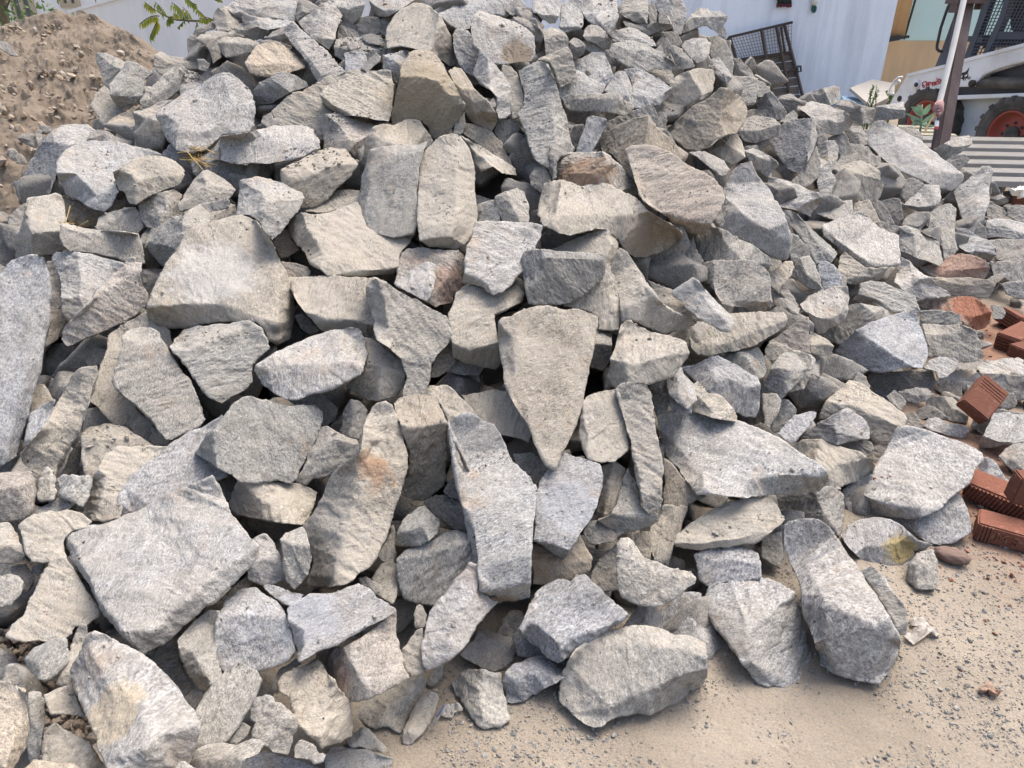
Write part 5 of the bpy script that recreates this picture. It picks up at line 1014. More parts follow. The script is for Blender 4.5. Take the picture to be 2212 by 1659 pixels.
# pale tree at the picture's corner, in front of the building
t = thing('leafy_tree', 'thin tree with pale leaves in the corner beyond the sand heap', 'tree', (-8.3, 11.2, 0))
bm = bmesh.new(); tp = P(6, 10, 10.2); add_tube(bm, [(tp[0] - .2, tp[1], 0), (tp[0] - .1, tp[1], .9), tuple(tp), (tp[0] + .25, tp[1], tp[2] + 1.2)], [.09, .08, .06, .02], 9)
for k in range(7):
    a = tp + np.array((0, 0, .12 * k - .2)); add_tube(bm, [a, a + np.array((random.uniform(-.6, .6), random.uniform(-.4, .4), random.uniform(.1, .5)))], [.02, .006], 6)
bm_obj('trunk', bm, M_TWIG, t, True)
def leaf_faces(bm, base, d, L, W, nrm):
    d = Vector(d).normalized(); s = d.cross(Vector(nrm)).normalized(); n = s.cross(d)
    b0 = Vector(base); m1 = b0 + d * L * .38; tip = b0 + d * L - n * L * .12
    v = [bm.verts.new(x) for x in (b0, m1 + s * W + n * W * .35, m1 - s * W + n * W * .35, b0 + d * L * .72 + s * W * .55, b0 + d * L * .72 - s * W * .55, tip, m1, b0 + d * L * .72)]
    for f in ((0, 1, 6), (0, 6, 2), (1, 3, 7, 6), (6, 7, 4, 2), (3, 5, 7), (7, 5, 4)): bm.faces.new([v[i] for i in f])
bm = bmesh.new()
for k in range(520):
    c = tp + rng.normal(size=3) * np.array((.42, .4, .42)) + np.array((0, 0, .25))
    leaf_faces(bm, c, (random.uniform(-1, 1), random.uniform(-1, 1), random.uniform(-1, .2)), random.uniform(.07, .13), .02, (0, -1, .3))
bm_obj('crown', bm, M_LEAF3, t)

# ------------------------------------------------------------------ brown sand heap
CREST = [(-700, 60), (-300, 50), (0, 54), (25, 47), (50, 44), (75, 37), (92, 41), (105, 43), (125, 34), (145, 37), (160, 40), (172, 30), (182, 26), (200, 32), (225, 48), (250, 62), (280, 77), (312, 98), (340, 116), (420, 170), (520, 240)]
def crest(px):
    for (a, b_), (c, d) in zip(CREST, CREST[1:]):
        if a <= px <= c: return b_ + (d - b_) * (px - a) / (c - a)
    return CREST[-1][1]
_SY, _SD = (30, 120, 200, 300, 400, 520, 720), (4.7, 4.05, 3.55, 3.12, 2.88, 2.55, 2.2)
def sand_point(px, py): return P(px, py, float(np.interp(py, _SY, _SD)))
def sand():
    pxs = np.concatenate([np.linspace(-700, -60, 34), np.linspace(-50, 520, 190)]); ts = np.linspace(0, 1, 170); V = []; nx = len(pxs)
    for t_ in ts:
        for px in pxs: V.append(sand_point(px, crest(px) + (720 - crest(px)) * (1 - t_) ** 1.25))
    for k in range(1, 14):
        for i in range(nx):
            p = V[(len(ts) - 1) * nx + i].copy(); p[1] += k * .17; p[2] = max(-.04, p[2] - k * k * .006 - k * .045); V.append(p)
    V = np.array(V); n = fbm(V * 3.1, 3) * .035 + fbm(V * 13, 3) * .020 + np.abs(fbm(V * 30 + 9, 2)) * .016
    V[:, 2] += n - .02; V[:, 1] -= n * .6
    rows = len(ts) + 13
    return mesh('sand_heap', V, [(j * nx + i, j * nx + i + 1, (j + 1) * nx + i + 1, (j + 1) * nx + i) for j in range(rows - 1) for i in range(nx - 1)], True)
o = link('sand_heap', sand(), M_SAND); tag(o, 'brown sand and gravel heap beside the stone pile, before the white boundary wall', 'sand heap')
def pebble_mesh(name, pts, mat, flat=.62):
    V, Fc = [], []; k = 0
    base = bmesh.new(); bmesh.ops.create_icosphere(base, subdivisions=1, radius=1); bv = np.array([v.co[:] for v in base.verts]); bf = [[v.index for v in f.verts] for f in base.faces]; base.free()
    for c, r in pts:
        q = np.linalg.qr(rng.normal(size=(3, 3)))[0]; s = np.array((1, random.uniform(.55, .9), random.uniform(.35, flat)))
        V.append((bv * (1 + rng.uniform(-.22, .22, (len(bv), 1))) * s * r) @ q.T * np.array((1, 1, .85)) + np.array(c)); Fc += [[i + k for i in f] for f in bf]; k += len(bv)
    return mesh(name, np.concatenate(V), Fc)
def pebmat(name, cols):
    m, nt, bs = newmat(name); b = NB(nt); tc = b.n('ShaderNodeTexCoord').outputs['Object']; ge = b.n('ShaderNodeNewGeometry')
    c = b.ramp(ge.outputs['Random Per Island'], [(i / (len(cols) - 1), x) for i, x in enumerate(cols)])
    c = b.mix(1.0, c, b.ramp(b.noise(tc, 260, 3), [(.3, .75), (.7, 1.2)]), 'MULTIPLY')
    b.l(c, bs.inputs['Base Color']); bs.inputs['Roughness'].default_value = .92
    return m
pts = []
for i in range(520):
    px = random.uniform(-150, 420); py = crest(px) + abs(random.gauss(0, 1)) * 190 + 4
    if py > 560: continue
    p = sand_point(px, py); pts.append((p + np.array((0, -.012, .012)), random.choice((.007, .009, .011, .014, .019, .03)) * random.uniform(.7, 1.25) * (1.35 if py > 230 else .85)))
o = link('pebbles', pebble_mesh('pebbles', pts, None), pebmat('heap_pebbles', [(.25, .195, .14), (.34, .275, .20), (.30, .265, .22), (.22, .16, .115), (.38, .33, .27)])); tag(o, 'pebbles strewn over the brown sand heap', 'pebbles', kind='stuff')

# gravel on the sandy ground
pts = []
for i in range(26000):
    px = random.uniform(760, 2330); py = 1020 + 740 * random.random() ** .8
    p = ground(px, py)
    dens = vnoise(np.array([p * 3.1 + 5]))[0] + .5 * vnoise(np.array([p * 11]))[0]
    near = (px - 1250) * .22 + 1420 > py
    if dens < (-.25 if near else .0) - (.45 if px > 1280 else 0) + random.uniform(-.3, .4): continue
    p[2] = gz(np.array([p]))[0]
    r_ = min(.009, .0012 + random.expovariate(1 / .0012)); pts.append((p + np.array((0, 0, r_ * .2)), r_))
o = link('gravel', pebble_mesh('gravel', pts, None), pebmat('gravel_grains', [(.12, .125, .12), (.22, .215, .20), (.30, .28, .25), (.16, .15, .135), (.36, .31, .25)])); tag(o, 'fine grey gravel scattered on the sandy ground', 'gravel', kind='stuff')
pts = []
for i in range(900):
    p = ground(random.gauss(2190, 85), random.gauss(1120, 105) if random.random() < .75 else random.gauss(760, 60))
    if p[1] > 3.6 or p[0] < 1.0: continue
    p[2] = gz(np.array([p]))[0]; r_ = min(.017, .0018 + random.expovariate(1 / .0026)); pts.append((p + np.array((0, 0, r_ * .25)), r_))
for cx, cy in ((2136, 1487), (2150, 1502), (2122, 1495), (2140, 1500)):
    p = ground(cx, cy); pts.append((p + np.array((0, 0, .006)), .016))
o = link('brick_rubble', pebble_mesh('brick_rubble', pts, None, .5), pebmat('brick_bits', [(.17, .066, .042), (.24, .10, .065), (.29, .165, .115), (.25, .19, .145), (.19, .175, .155)])); tag(o, 'red brick crumbs and dust around the loose bricks', 'brick rubble', kind='stuff')
pts = []
for i in range(1300):
    px, py = random.choice(((20, 1420, 60, 60), (160, 1555, 90, 40), (70, 1480, 60, 40), (190, 1340, 60, 20)))[0:2]; px = random.gauss(px, 55); py = random.gauss(py, 45)
    p = P(px, py, pile_depth(px, py) + .16 + random.uniform(0, .05)); r_ = min(.02, .003 + random.expovariate(1 / .004)); pts.append((p, r_))
o = link('soil_crumbs', pebble_mesh('soil_crumbs', pts, None), pebmat('soil_bits', [(.26, .20, .145), (.34, .27, .20), (.22, .17, .125), (.30, .26, .21)])); tag(o, 'brown soil crumbs between the lowest stones', 'soil', kind='stuff')

# ------------------------------------------------------------------ rusty tailgate leaning on the wall
def zg(x, y):
    px, py = 1437.8 + x * .3922, y * .3922
    return on_y(px, py, 12.72 - max(0, y - 120) * .0009)
t = thing('tailgate', 'rusty iron tailgate with wire mesh top, leaning against the blue-white wall', 'tailgate', zg(600, 640))
bm = bmesh.new()
for a, b_, w in (((350, 205), (697, 123), .055), ((352, 203), (470, 600), .05), ((655, 140), (760, 552), .05), ((410, 327), (690, 287), .045), ((470, 452), (722, 378), .055), ((470, 600), (764, 575), .05)):
    add_bar(bm, zg(*a), zg(*b_), w, .035)
bm_obj('frame', bm, M_RUST, t)
for a, b_ in (((525, 157), (596, 585)), ((609, 150), (692, 580)), ((633, 147), (655, 290))):
    bm = bmesh.new(); add_bar(bm, zg(*a) + np.array((0, -.02, 0)), zg(*b_) + np.array((0, -.02, 0)), .045 if a[0] != 633 else .02, .03); bm_obj('bar', bm, M_RUST, t)
bm = bmesh.new()
for i in range(21):
    u = i / 20; a = (352 + 343 * u, 205 - 82 * u); b_ = (410 + 282 * u, 327 - 40 * u); add_bar(bm, zg(*a), zg(*b_), .0045)
for j in range(1, 8):
    v = j / 8; add_bar(bm, zg(352 + 58 * v, 205 + 122 * v), zg(695 - 4 * v, 123 + 164 * v), .0045)
bm_obj('wire_mesh', bm, M_RUST, t)
bm = bmesh.new()
for j in range(6):
    v0, v1 = j / 6 + .01, (j + 1) / 6 - .01
    def L_(v): return zg(415 + 55 * v, 330 + 262 * v)
    def R_(v): return zg(690 + 62 * v, 290 + 275 * v)
    add_prism(bm, [L_(v0) + (0, .02 + .012 * (j % 2), 0), R_(v0) + (0, .02 + .012 * (j % 2), 0), R_(v1) + (0, .02, 0), L_(v1) + (0, .02, 0)], (0, .03, 0))
bm_obj('boards', bm, M_WOOD, t)
bm = bmesh.new(); add_tube(bm, [zg(722, 366) + (0, -.03, 0), zg(740, 364) + (0, -.03, 0), zg(742, 392) + (0, -.03, 0), zg(725, 396) + (0, -.03, 0), zg(722, 368) + (0, -.03, 0)], .018, 8); bm_obj('latch', bm, M_BLACK, t)
bm = bmesh.new(); add_bar(bm, zg(338, 212), zg(362, 236), .05, .06); bm_obj('hinge', bm, M_RUST, t)

# things hanging on the wall
def zw(x, y, o_=.05): return on_y(1437.8 + x * .3922, y * .3922, YW - o_)
t = thing('hanging_cloth', 'dark cloth with maroon fringe hanging on the blue-white wall', 'cloth', zw(654, 40))
bm = bmesh.new(); N = 14
g_ = [[bm.verts.new(Vector(zw(613 + 80 * i / N + 2 * math.sin(j), -90 + 112 * j / 8, .04 + .018 * math.sin(i * 1.7 + j * .3)))) for i in range(N + 1)] for j in range(9)]
for j in range(8):
    for i in range(N): bm.faces.new((g_[j][i], g_[j][i + 1], g_[j + 1][i + 1], g_[j + 1][i]))
bmesh.ops.solidify(bm, geom=bm.faces[:], thickness=.012); bm_obj('cloth', bm, M_CLOTH, t, True)
bm = bmesh.new()
for i in range(30): add_bar(bm, zw(613 + 80 * i / 29, 21), zw(613 + 80 * i / 29 + random.uniform(-2, 2), random.uniform(36, 44)), .016, .008)
bm_obj('fringe', bm, M_MAROON, t)
t = thing('rope_loop', 'small green rope loop hanging on the wall beside the dark cloth', 'rope', zw(817, 62))
bm = bmesh.new(); add_tube(bm, [zw(817 + 8 * math.sin(k * .524), 47 - 17 * math.cos(k * .524), .04) for k in range(13)], .022, 8); bm_obj('loop', bm, M_GREEN, t, True)
bm = bmesh.new(); add_tube(bm, [zw(818, 31, .04), zw(822, 12, .04), zw(818, -60, .04)], [.03, .05, .02], 8); bm_obj('cord', bm, M_PVC, t, True)

# ------------------------------------------------------------------ leaning board, weeds and plant by the wall's end
c4 = [P(1836, 190, 10.6), P(1884, 171, 11.4), P(1934, 180, 11.2), P(1931, 205, 10.0), P(1882, 229, 9.4)]
bm = bmesh.new(); add_prism(bm, c4, (.0, .02, -.035)); o = bm_obj('flat_board', bm, M_BOARD, None); tag(o, 'weathered flat board propped in front of the loader arm at the wall end', 'board')
bm = bmesh.new(); add_prism(bm, [P(1818, 207, 10.9), P(1858, 214, 10.5), P(1870, 222, 10.1), P(1822, 214, 10.4)], (0, .05, -.05)); o = bm_obj('blue_plank', bm, M_BLUE); tag(o, 'faded blue plank lying under the weathered flat board', 'plank')
def weed(name, px, py, d, n, label, h=.22):
    b0 = P(px, py, d); t = thing(name, label, 'weed', b0, 'weeds at the wall end'); bs_, bl = bmesh.new(), bmesh.new()
    for k in range(n):
        a = b0 + np.array((random.uniform(-.12, .12), random.uniform(-.05, .05), 0)); e = a + np.array((random.uniform(-.1, .1), random.uniform(-.06, .06), h * random.uniform(.6, 1.1)))
        add_tube(bs_, [a + (0, 0, -.35), a, e], [.006, .006, .003], 5)
        for q in range(9): leaf_faces(bl, a + (e - a) * random.uniform(.15, 1), (random.uniform(-1, 1), random.uniform(-1, .3), random.uniform(-.2, .8)), random.uniform(.03, .055), .012, (0, -.4, 1))
    bm_obj('stem', bs_, M_LEAF3, t); bm_obj('foliage', bl, M_LEAF3, t)
weed('weed', 1891, 226, 9.0, 7, 'small green weed under the weathered flat board')
weed('weed', 1917, 222, 9.0, 6, 'small green weed close to the loader arm tip', .16)
def oval_leaf(bm, base, d, L, W, nrm):
    d = Vector(d).normalized(); s = d.cross(Vector(nrm)).normalized(); n = s.cross(d); b0 = Vector(base)
    ax = [bm.verts.new(b0 + d * L * u - n * L * .18 * u * u) for u in (0, .25, .5, .75, 1)]
    for sg in (1, -1):
        e = [ax[0]] + [bm.verts.new(b0 + d * L * u + s * W * w_ * sg + n * W * .3 - n * L * .18 * u * u) for u, w_ in ((.22, .8), (.5, 1.05), (.78, .8))] + [ax[4]]
        for i in range(4):
            q = [ax[i], ax[i + 1], e[i + 1], e[i]]; q = list(dict.fromkeys(q)); bm.faces.new(q if sg > 0 else q[::-1])
b0 = P(1989, 277, 5.75); t = thing('milkweed_plant', 'pale green plant with broad paired leaves before the loader front wheel', 'plant', b0)
bm = bmesh.new(); tp = P(1992, 226, 5.75); add_tube(bm, [b0 + (0, 0, -.3), b0, tp], [.010, .009, .005], 7); bm_obj('stem', bm, M_LEAF2, t, True)
bm = bmesh.new()
for x, y, ex, ey, w in ((1991, 250, 1976, 233, .028), (1991, 250, 2009, 229, .026), (1990, 266, 1970, 254, .028), (1990, 266, 2020, 247, .02), (1990, 268, 2004, 262, .028), (1991, 262, 1972, 268, .026), (1992, 245, 1985, 228, .024), (1991, 262, 1962, 245, .010), (1990, 272, 2018, 272, .014), (1992, 246, 2004, 238, .024)):
    a, e = P(x, y, 5.74), P(ex, ey, 5.70 + random.uniform(-.05, .05)); oval_leaf(bm, a, e - a, float(np.linalg.norm(e - a)) * 1.1, w * .85, (0, -1, .25))
bm_obj('foliage', bm, M_LEAF2, t)

# ------------------------------------------------------------------ neem twig
def zt_(x, y, d=3.35): return P(276.5 + x * .1742, y * .1742, d)
t = thing('leafy_twig', 'neem twig with green and yellow leaflets against the white boundary wall', 'twig', zt_(1150, 250, 3.5))
bm = bmesh.new(); add_tube(bm, [zt_(1400, 330, 3.7), zt_(1150, 250, 3.5), zt_(1050, 245), zt_(850, 260), zt_(600, 245), zt_(480, 205), zt_(400, 165), zt_(310, 105), zt_(285, 75)], [.008, .007, .006, .005, .0045, .004, .003, .0025, .0015], 8)
RACH = [((330, 130), (270, 70), (205, 25), 78, 14), ((390, 200), (280, 170), (145, 300), 88, 17), ((380, 235), (330, 320), (275, 455), 92, 17), ((440, 190), (420, 90), (335, 28), 78, 11), ((560, 215), (520, 180), (480, 270), 80, 11),
        ((700, 250), (690, 110), (540, 30), 105, 17), ((750, 255), (740, 150), (680, 85), 70, 7), ((850, 60), (780, 40), (715, -40), 85, 13), ((960, 225), (900, 140), (815, 90), 72, 9), ((1000, 245), (950, 225), (880, 225), 74, 8), ((1040, 240), (1010, 220), (960, 215), 50, 5), ((860, 262), (850, 320), (840, 345), 35, 3), ((620, 200), (600, 175), (560, 165), 60, 6), ((690, 275), (640, 320), (615, 350), 40, 4), ((1060, -40), (1100, -10), (1160, 10), 45, 6)]
bl = bmesh.new()
for p0, p1, p2, L, n in RACH:
    dz = random.uniform(-.06, .06)
    q = [zt_(*[(1 - s) ** 2 * a + 2 * s * (1 - s) * b_ + s * s * c for a, b_, c in zip(p0, p1, p2)], d=3.35 + dz) for s in np.linspace(0, 1, 8)]
    add_tube(bm, q, [.0028] * 4 + [.002] * 4, 5)
    for k in range(n):
        s = .12 + .88 * k / n; i = min(6, int(s * 7)); a = q[i] + (q[i + 1] - q[i]) * (s * 7 - i)
        tx = (q[i + 1] - q[i]); tx = tx / np.linalg.norm(tx); side = 1 if k % 2 else -1
        d = np.array((.34, random.uniform(-.3, .15), -1.0)) + tx * .55 + np.array((side * .22, side * .22, 0))
        leaf_faces(bl, a, d, L * .1742 / 1550 * 3.35 * random.uniform(.85, 1.15), .0068, (side * .5, -1, .3))
bm_obj('stem', bm, M_TWIG, t, True); bm_obj('foliage', bl, M_LEAF, t)

# ------------------------------------------------------------------ steel post, pipe, rag
def zd(x, y, d): return P(1659 + x * .25, y * .25, d)
a, b_ = zd(1495, 1262, 5.2), zd(1712, 30, 5.2); dv = (b_ - a); base = a + dv * ((-.05 - a[2]) / dv[2]); top = b_ + dv * .35
t = thing('steel_post', 'brown painted steel post with a flange plate, standing behind the flank of the pile', 'post', base)
bm = bmesh.new(); add_bar(bm, base, top, .082, .07, (0, 1, 0)); add_bar(bm, base + (-.035, .045, 0), top + (-.035, .045, 0), .014, .03, (0, 1, 0)); bm_obj('shaft', bm, M_POST, t, bevel=.006)
bm = bmesh.new(); add_box(bm, b_ + (0, 0, .012), (.215, .18, .026)); add_box(bm, b_ + (-.085, -.02, -.03), (.03, .1, .06)); add_box(bm, b_ + (.085, -.02, -.02), (.02, .08, .04)); bm_obj('flange', bm, M_POST, t)
pa, pb = zd(1478, 900, 5.05), zd(1692, 0, 5.08)
t = thing('plastic_pipe', 'thin white plastic pipe tied alongside the brown steel post', 'pipe', pa)
bm = bmesh.new(); dp = pb - pa; add_tube(bm, [pa - dp * .16, pa, pa + dp * .5 + (.004, 0, 0), pb, pb + dp * .3], .0195, 14); bm_obj('tube', bm, M_PVC, t, True)
t = thing('tied_rag', 'faded pink rag knotted round the white pipe, with a yellow ribbon trailing', 'rag', zd(1475, 940, 5.03))
bm = bmesh.new(); add_tube(bm, [zd(1492, 872, 5.0), zd(1480, 900, 5.0), zd(1470, 930, 4.98), zd(1478, 960, 4.99), zd(1470, 985, 5.0), zd(1476, 1012, 5.0)], [.018, .030, .034, .030, .022, .008], 12)
for k in range(4): add_tube(bm, [zd(1446, 900 + 24 * k, 4.985), zd(1470, 912 + 24 * k, 4.955), zd(1500, 896 + 26 * k, 4.985)], .0075, 7)
bm_obj('knot', bm, M_RAG, t, True)
bm = bmesh.new(); rp = [(1450, 955), (1428, 990), (1405, 1030), (1385, 1060), (1362, 1100), (1344, 1150)]
L1 = [zd(x, y, 4.98) for x, y in rp]; W1 = [zd(x + 9 + 12 * math.sin(k * 1.3) ** 2, y + 7, 4.97) for k, (x, y) in enumerate(rp)]
v0 = [bm.verts.new(Vector(p)) for p in L1]; v1 = [bm.verts.new(Vector(p)) for p in W1]
for k in range(5): bm.faces.new((v0[k], v0[k + 1], v1[k + 1], v1[k]))
bmesh.ops.solidify(bm, geom=bm.faces[:], thickness=.002); bm_obj('ribbon', bm, M_RIBBON, t)
t = thing('hanging_tag', 'white and red paper tag hanging below the pink rag', 'tag', zd(1462, 1070, 5.0))
bm = bmesh.new(); add_prism(bm, [zd(1445, 1045, 5.0), zd(1470, 1035, 5.0), zd(1480, 1048, 5.0), zd(1476, 1092, 5.0), zd(1443, 1092, 5.0)], (0, .008, 0)); bm_obj('card', bm, M_EYE, t)
bm = bmesh.new(); add_prism(bm, [zd(1443, 1093, 5.0), zd(1476, 1093, 5.0), zd(1474, 1116, 5.0), zd(1441, 1114, 5.0)], (0, .008, 0)); bm_obj('red_strip', bm, M_RED, t)
bm = bmesh.new(); add_tube(bm, [zd(1470, 1012, 5.0), zd(1466, 1040, 5.0)], .005, 6); bm_obj('string', bm, M_BLACK, t)

# ------------------------------------------------------------------ roof sheets lying in front of the loader
def corrugated(name, c00, c10, c01, c11, n, h, mat, label, cat, th=.004):
    """sheet between near edge c00-c10 and far edge c01-c11, ribs running along the near edge"""
    c00, c10, c01, c11 = map(np.array, (c00, c10, c01, c11)); prof = []
    for k in range(n):
        for u, z in ((0, 0), (.10, 1), (.62, 1), (.72, 0), (.999, 0)): prof.append(((k + u) / n, z * h))
    bm = bmesh.new(); rows = []
    for u, z in prof: rows.append([bm.verts.new(Vector((c00 + (c10 - c00) * s) * (1 - u) + (c01 + (c11 - c01) * s) * u + np.array((0, 0, z)))) for s in np.linspace(0, 1, 9)])
    for a, b_ in zip(rows, rows[1:]):
        for i in range(8): bm.faces.new((a[i], a[i + 1], b_[i + 1], b_[i]))
    bmesh.ops.solidify(bm, geom=bm.faces[:], thickness=th)
    o = bm_obj(name, bm, mat); tag(o, label, cat); return o
corrugated('corrugated_sheet', P(1940, 399, 5.25), P(2560, 413, 5.25), P(1900, 296, 5.95), P(2560, 306, 5.95), 6, .035, M_SHEET, 'large grey corrugated roof sheet lying before the loader wheels', 'roof sheet')
corrugated('corrugated_sheet', P(1935, 296, 6.0), P(2068, 299, 6.0), P(1940, 272, 6.15), P(2030, 276, 6.15), 3, .02, M_CREAM, 'small crumpled cream sheet on the far edge of the large grey roof sheet', 'roof sheet')
# rubble bed that carries the sheets
pts = []
for i in range(420):
    px = random.uniform(1880, 2520); py = random.uniform(405, 428); p = ground(px, py); z = random.uniform(-.02, .13); d = random.uniform(5.1, 5.9)
    q = P(px, py, d); q[2] = z + (d - 5.1) * .25; pts.append((q, random.uniform(.04, .085)))
o = link('cobbles', pebble_mesh('cobbles', pts, None, .7), pebmat('cobble_mix', [(.26, .26, .24), (.36, .34, .30), (.20, .20, .19), (.40, .37, .32)])); tag(o, 'cobbles and rubble under the large grey roof sheet', 'cobbles', kind='stuff')

# ------------------------------------------------------------------ loader
RW = np.array((4.63, 6.93, 0)); FWv = np.array((4.33, 7.85, 0)); HD = (FWv - RW) / np.linalg.norm(FWv - RW); NL = np.array((-HD[1], HD[0], 0)); WR = .345
if NL[0] > 0: NL = -NL
def Lp(x, y, inset=0.0):
    """a point of the loader's near side seen at (x, y) of the enlarged view; inset moves it towards the machine's middle"""
    p = on_plane(1880.2 + x * .26147, y * .26147, RW + NL * (.10 - inset), NL); return p
t = thing('compact_loader', 'white compact loader with orange wheels and a caged cab, behind the brown steel post', 'loader', (RW + FWv) / 2)
def plate(name, pts, inset, thick, mat, parent, bevel=0):
    bm = bmesh.new(); add_prism(bm, [Lp(x, y, inset) for x, y in pts], -NL * thick); return bm_obj(name, bm, mat, parent, bevel=bevel)
def sub(o, parent):
    o.parent = parent; return o
arm = plate('lift_arm', [(300, 620), (420, 590), (640, 540), (830, 485), (1050, 425), (1269, 368), (1520, 304), (1520, 440), (1269, 510), (1080, 560), (1000, 590), (930, 622), (900, 655), (885, 700), (860, 716), (720, 718), (640, 705), (560, 738), (480, 765), (400, 800), (340, 840), (290, 880), (255, 935), (130, 935), (160, 850), (225, 740)], 0, .10, M_ARM, t, .008)
bm = bmesh.new()
for a, b_ in (((305, 622), (640, 541)), ((640, 541), (830, 486)), ((830, 486), (1520, 305))): add_bar(bm, Lp(*a, -.006), Lp(*b_, -.006), .012, .03)
sub(bm_obj('arm_rim', bm, M_ARM, None), arm)
def disc(name, x, y, r, inset, mat, th=.012, ring=0):
    bm = bmesh.new(); c = Lp(x, y, inset); M_ = Matrix.Translation(Vector(c)) @ Vector(NL).to_track_quat('Z', 'Y').to_matrix().to_4x4()
    add_lathe(bm, [(.0004, th), (r * .55, th), (r * .6, th * (.4 if ring else 1)), (r, th * .7), (r, 0)] if not ring else [(ring, 0), (ring, th), (r, th), (r, 0)], M_, 20)
    return bm_obj(name, bm, mat, None, True)
sub(disc('pivot_boss', 380, 700, .045, -.004, M_ARM), arm); sub(disc('pivot_pin', 380, 700, .022, -.018, M_BLACK), arm)
sub(disc('pin_hole', 240, 815, .030, -.001, M_INK, .003), arm); sub(disc('cross_pin', 850, 690, .032, -.004, M_RUST, .04), arm)
def strokes(name, segs, w, mat, inset, conv=lambda x, y: (x, y)):
    bm = bmesh.new()
    for s in segs:
        q = [Lp(*conv(x, y), inset) for x, y in s]
        for a, b_ in zip(q, q[1:]):
            d = Vector(b_ - a)
            if d.length < 1e-5: continue
            d.normalize(); add_bar(bm, Vector(a) - d * w * .3, Vector(b_) + d * w * .3, .004, w, d.cross(Vector(NL)))
    return sub(bm_obj(name, bm, mat, None), arm)
def cv(x, y): return ((3500 + x / 3.1725 - 3400) * 2.115, (200 + y / 3.1725) * 2.115)     # finer enlargement to the one above
strokes('lettering', [[(352, 378), (332, 388), (324, 412), (328, 440), (346, 452), (352, 430), (338, 418)], [(352, 378), (372, 374), (374, 440)], [(382, 392), (420, 380), (424, 388)], [(402, 386), (404, 424)], [(390, 424), (386, 408), (404, 402), (416, 414), (408, 428), (394, 430)], [(428, 404), (432, 392), (446, 388), (450, 430)], [(458, 424), (458, 386), (474, 380), (478, 422)], [(490, 416), (488, 384)], [(490, 412), (520, 404)], [(496, 404), (498, 372), (520, 364), (524, 404)], [(500, 340), (530, 352), (544, 344), (560, 372), (572, 398), (552, 402), (534, 380), (548, 366)], [(644, 344), (656, 356), (650, 372)], [(650, 318), (662, 326)]], .0075, M_RED, -.004, cv)
def patch(name, pts, mat, inset): return sub(plate(name, [cv(*p) for p in pts], inset, .004, mat, None), arm)
em = patch('cat_emblem', [(782, 300), (800, 272), (830, 262), (858, 258), (884, 232), (907, 200), (900, 232), (888, 270), (894, 296), (890, 318), (876, 334), (862, 342), (852, 336), (840, 350), (828, 352), (812, 340), (796, 345), (786, 330)], M_INK, -.003)
patch('emblem_eye', [(790, 314), (806, 304), (822, 300), (818, 322), (800, 332), (788, 328)], M_EYE, -.0075); patch('emblem_eye', [(848, 304), (862, 294), (880, 282), (882, 300), (868, 314), (852, 320)], M_EYE, -.0075)
strokes('emblem_whisker', [[(890, 322), (926, 320)], [(888, 330), (920, 336)], [(884, 338), (910, 346)], [(838, 352), (838, 366)], [(858, 346), (862, 362)], [(790, 362), (772, 380)], [(786, 372), (768, 398)]], .004, M_INK, -.004, cv)
bm = bmesh.new(); add_tube(bm, [Lp(200, 780, -.02), Lp(165, 775, -.03), Lp(160, 740, -.03), Lp(195, 670, -.03), Lp(230, 640, -.03), Lp(265, 638, -.02)], .012, 8); add_tube(bm, [Lp(205, 690, -.01), Lp(240, 670, -.01)], .02, 8); bm_obj('hose', bm, M_ARM, t, True)
# cab cage
bm = bmesh.new()
for pts in ([(530, 560), (575, 450), (640, 270), (715, 60), (740, -30), (770, -60), (800, -60), (760, 80), (700, 290), (640, 480), (632, 535)], [(765, 495), (830, 330), (890, 150), (950, -60), (1015, -60), (950, 130), (880, 320), (820, 480)], [(930, 452), (1000, 290), (1060, 150), (1120, -60), (1165, -60), (1105, 150), (1040, 300), (965, 450)]):
    add_prism(bm, [Lp(x, y, .14) for x, y in pts], -NL * .07); add_prism(bm, [Lp(x, y, .84) for x, y in pts], -NL * .07)
for y in (-60,): add_prism(bm, [Lp(690, y - 12, .13), Lp(1560, y - 70, .13), Lp(1560, y - 40, .13), Lp(690, y + 18, .13)], -NL * .80)
for a, b_ in (((1000, 292), (1560, 296)), ((760, 318), (930, 326))): add_bar(bm, Lp(*a, .16), Lp(*b_, .16), .03, .05)
bm_obj('cab_frame', bm, M_CAB, t)
bm = bmesh.new()
for k in range(26):
    x = 780 + k * 30; add_bar(bm, Lp(x, 490 - k * 8.2, .15), Lp(x + 225 - (20 if k > 12 else 0), -60, .15), .007)
for k in range(19):
    y = -45 + 28 * k; xa = 990 - (y + 60) * .41
    ye = 490 - max(0, (xa - 780)) * .27
    if y < ye - 20: add_bar(bm, Lp(xa, y, .145), Lp(1560, y + 5, .145), .007)
bm_obj('cab_screen', bm, M_CAB, t)
bm = bmesh.new(); add_tube(bm, [Lp(700, -40, .08), Lp(640, 60, .06), Lp(582, 230, .06), Lp(550, 380, .06), Lp(551, 405, .06), Lp(566, 420, .07), Lp(595, 428, .1)], .014, 9); bm_obj('grab_rail', bm, M_BLACK, t, True)
bm = bmesh.new()
add_prism(bm, [Lp(1130, -40, .38), Lp(1300, -40, .38), Lp(1330, 260, .38), Lp(1150, 270, .38)], -NL * .45); add_prism(bm, [Lp(900, 290, .36), Lp(1330, 268, .36), Lp(1330, 360, .36), Lp(900, 400, .36)], -NL * .5)
bm_obj('seat', bm, M_BLACK, t, bevel=.02)
bm = bmesh.new(); add_tube(bm, [Lp(845, 420, .3), Lp(862, 390, .3), Lp(860, 280, .3)], [.025, .03, .018], 8); bm_obj('control_lever', bm, M_BLACK, t, True)
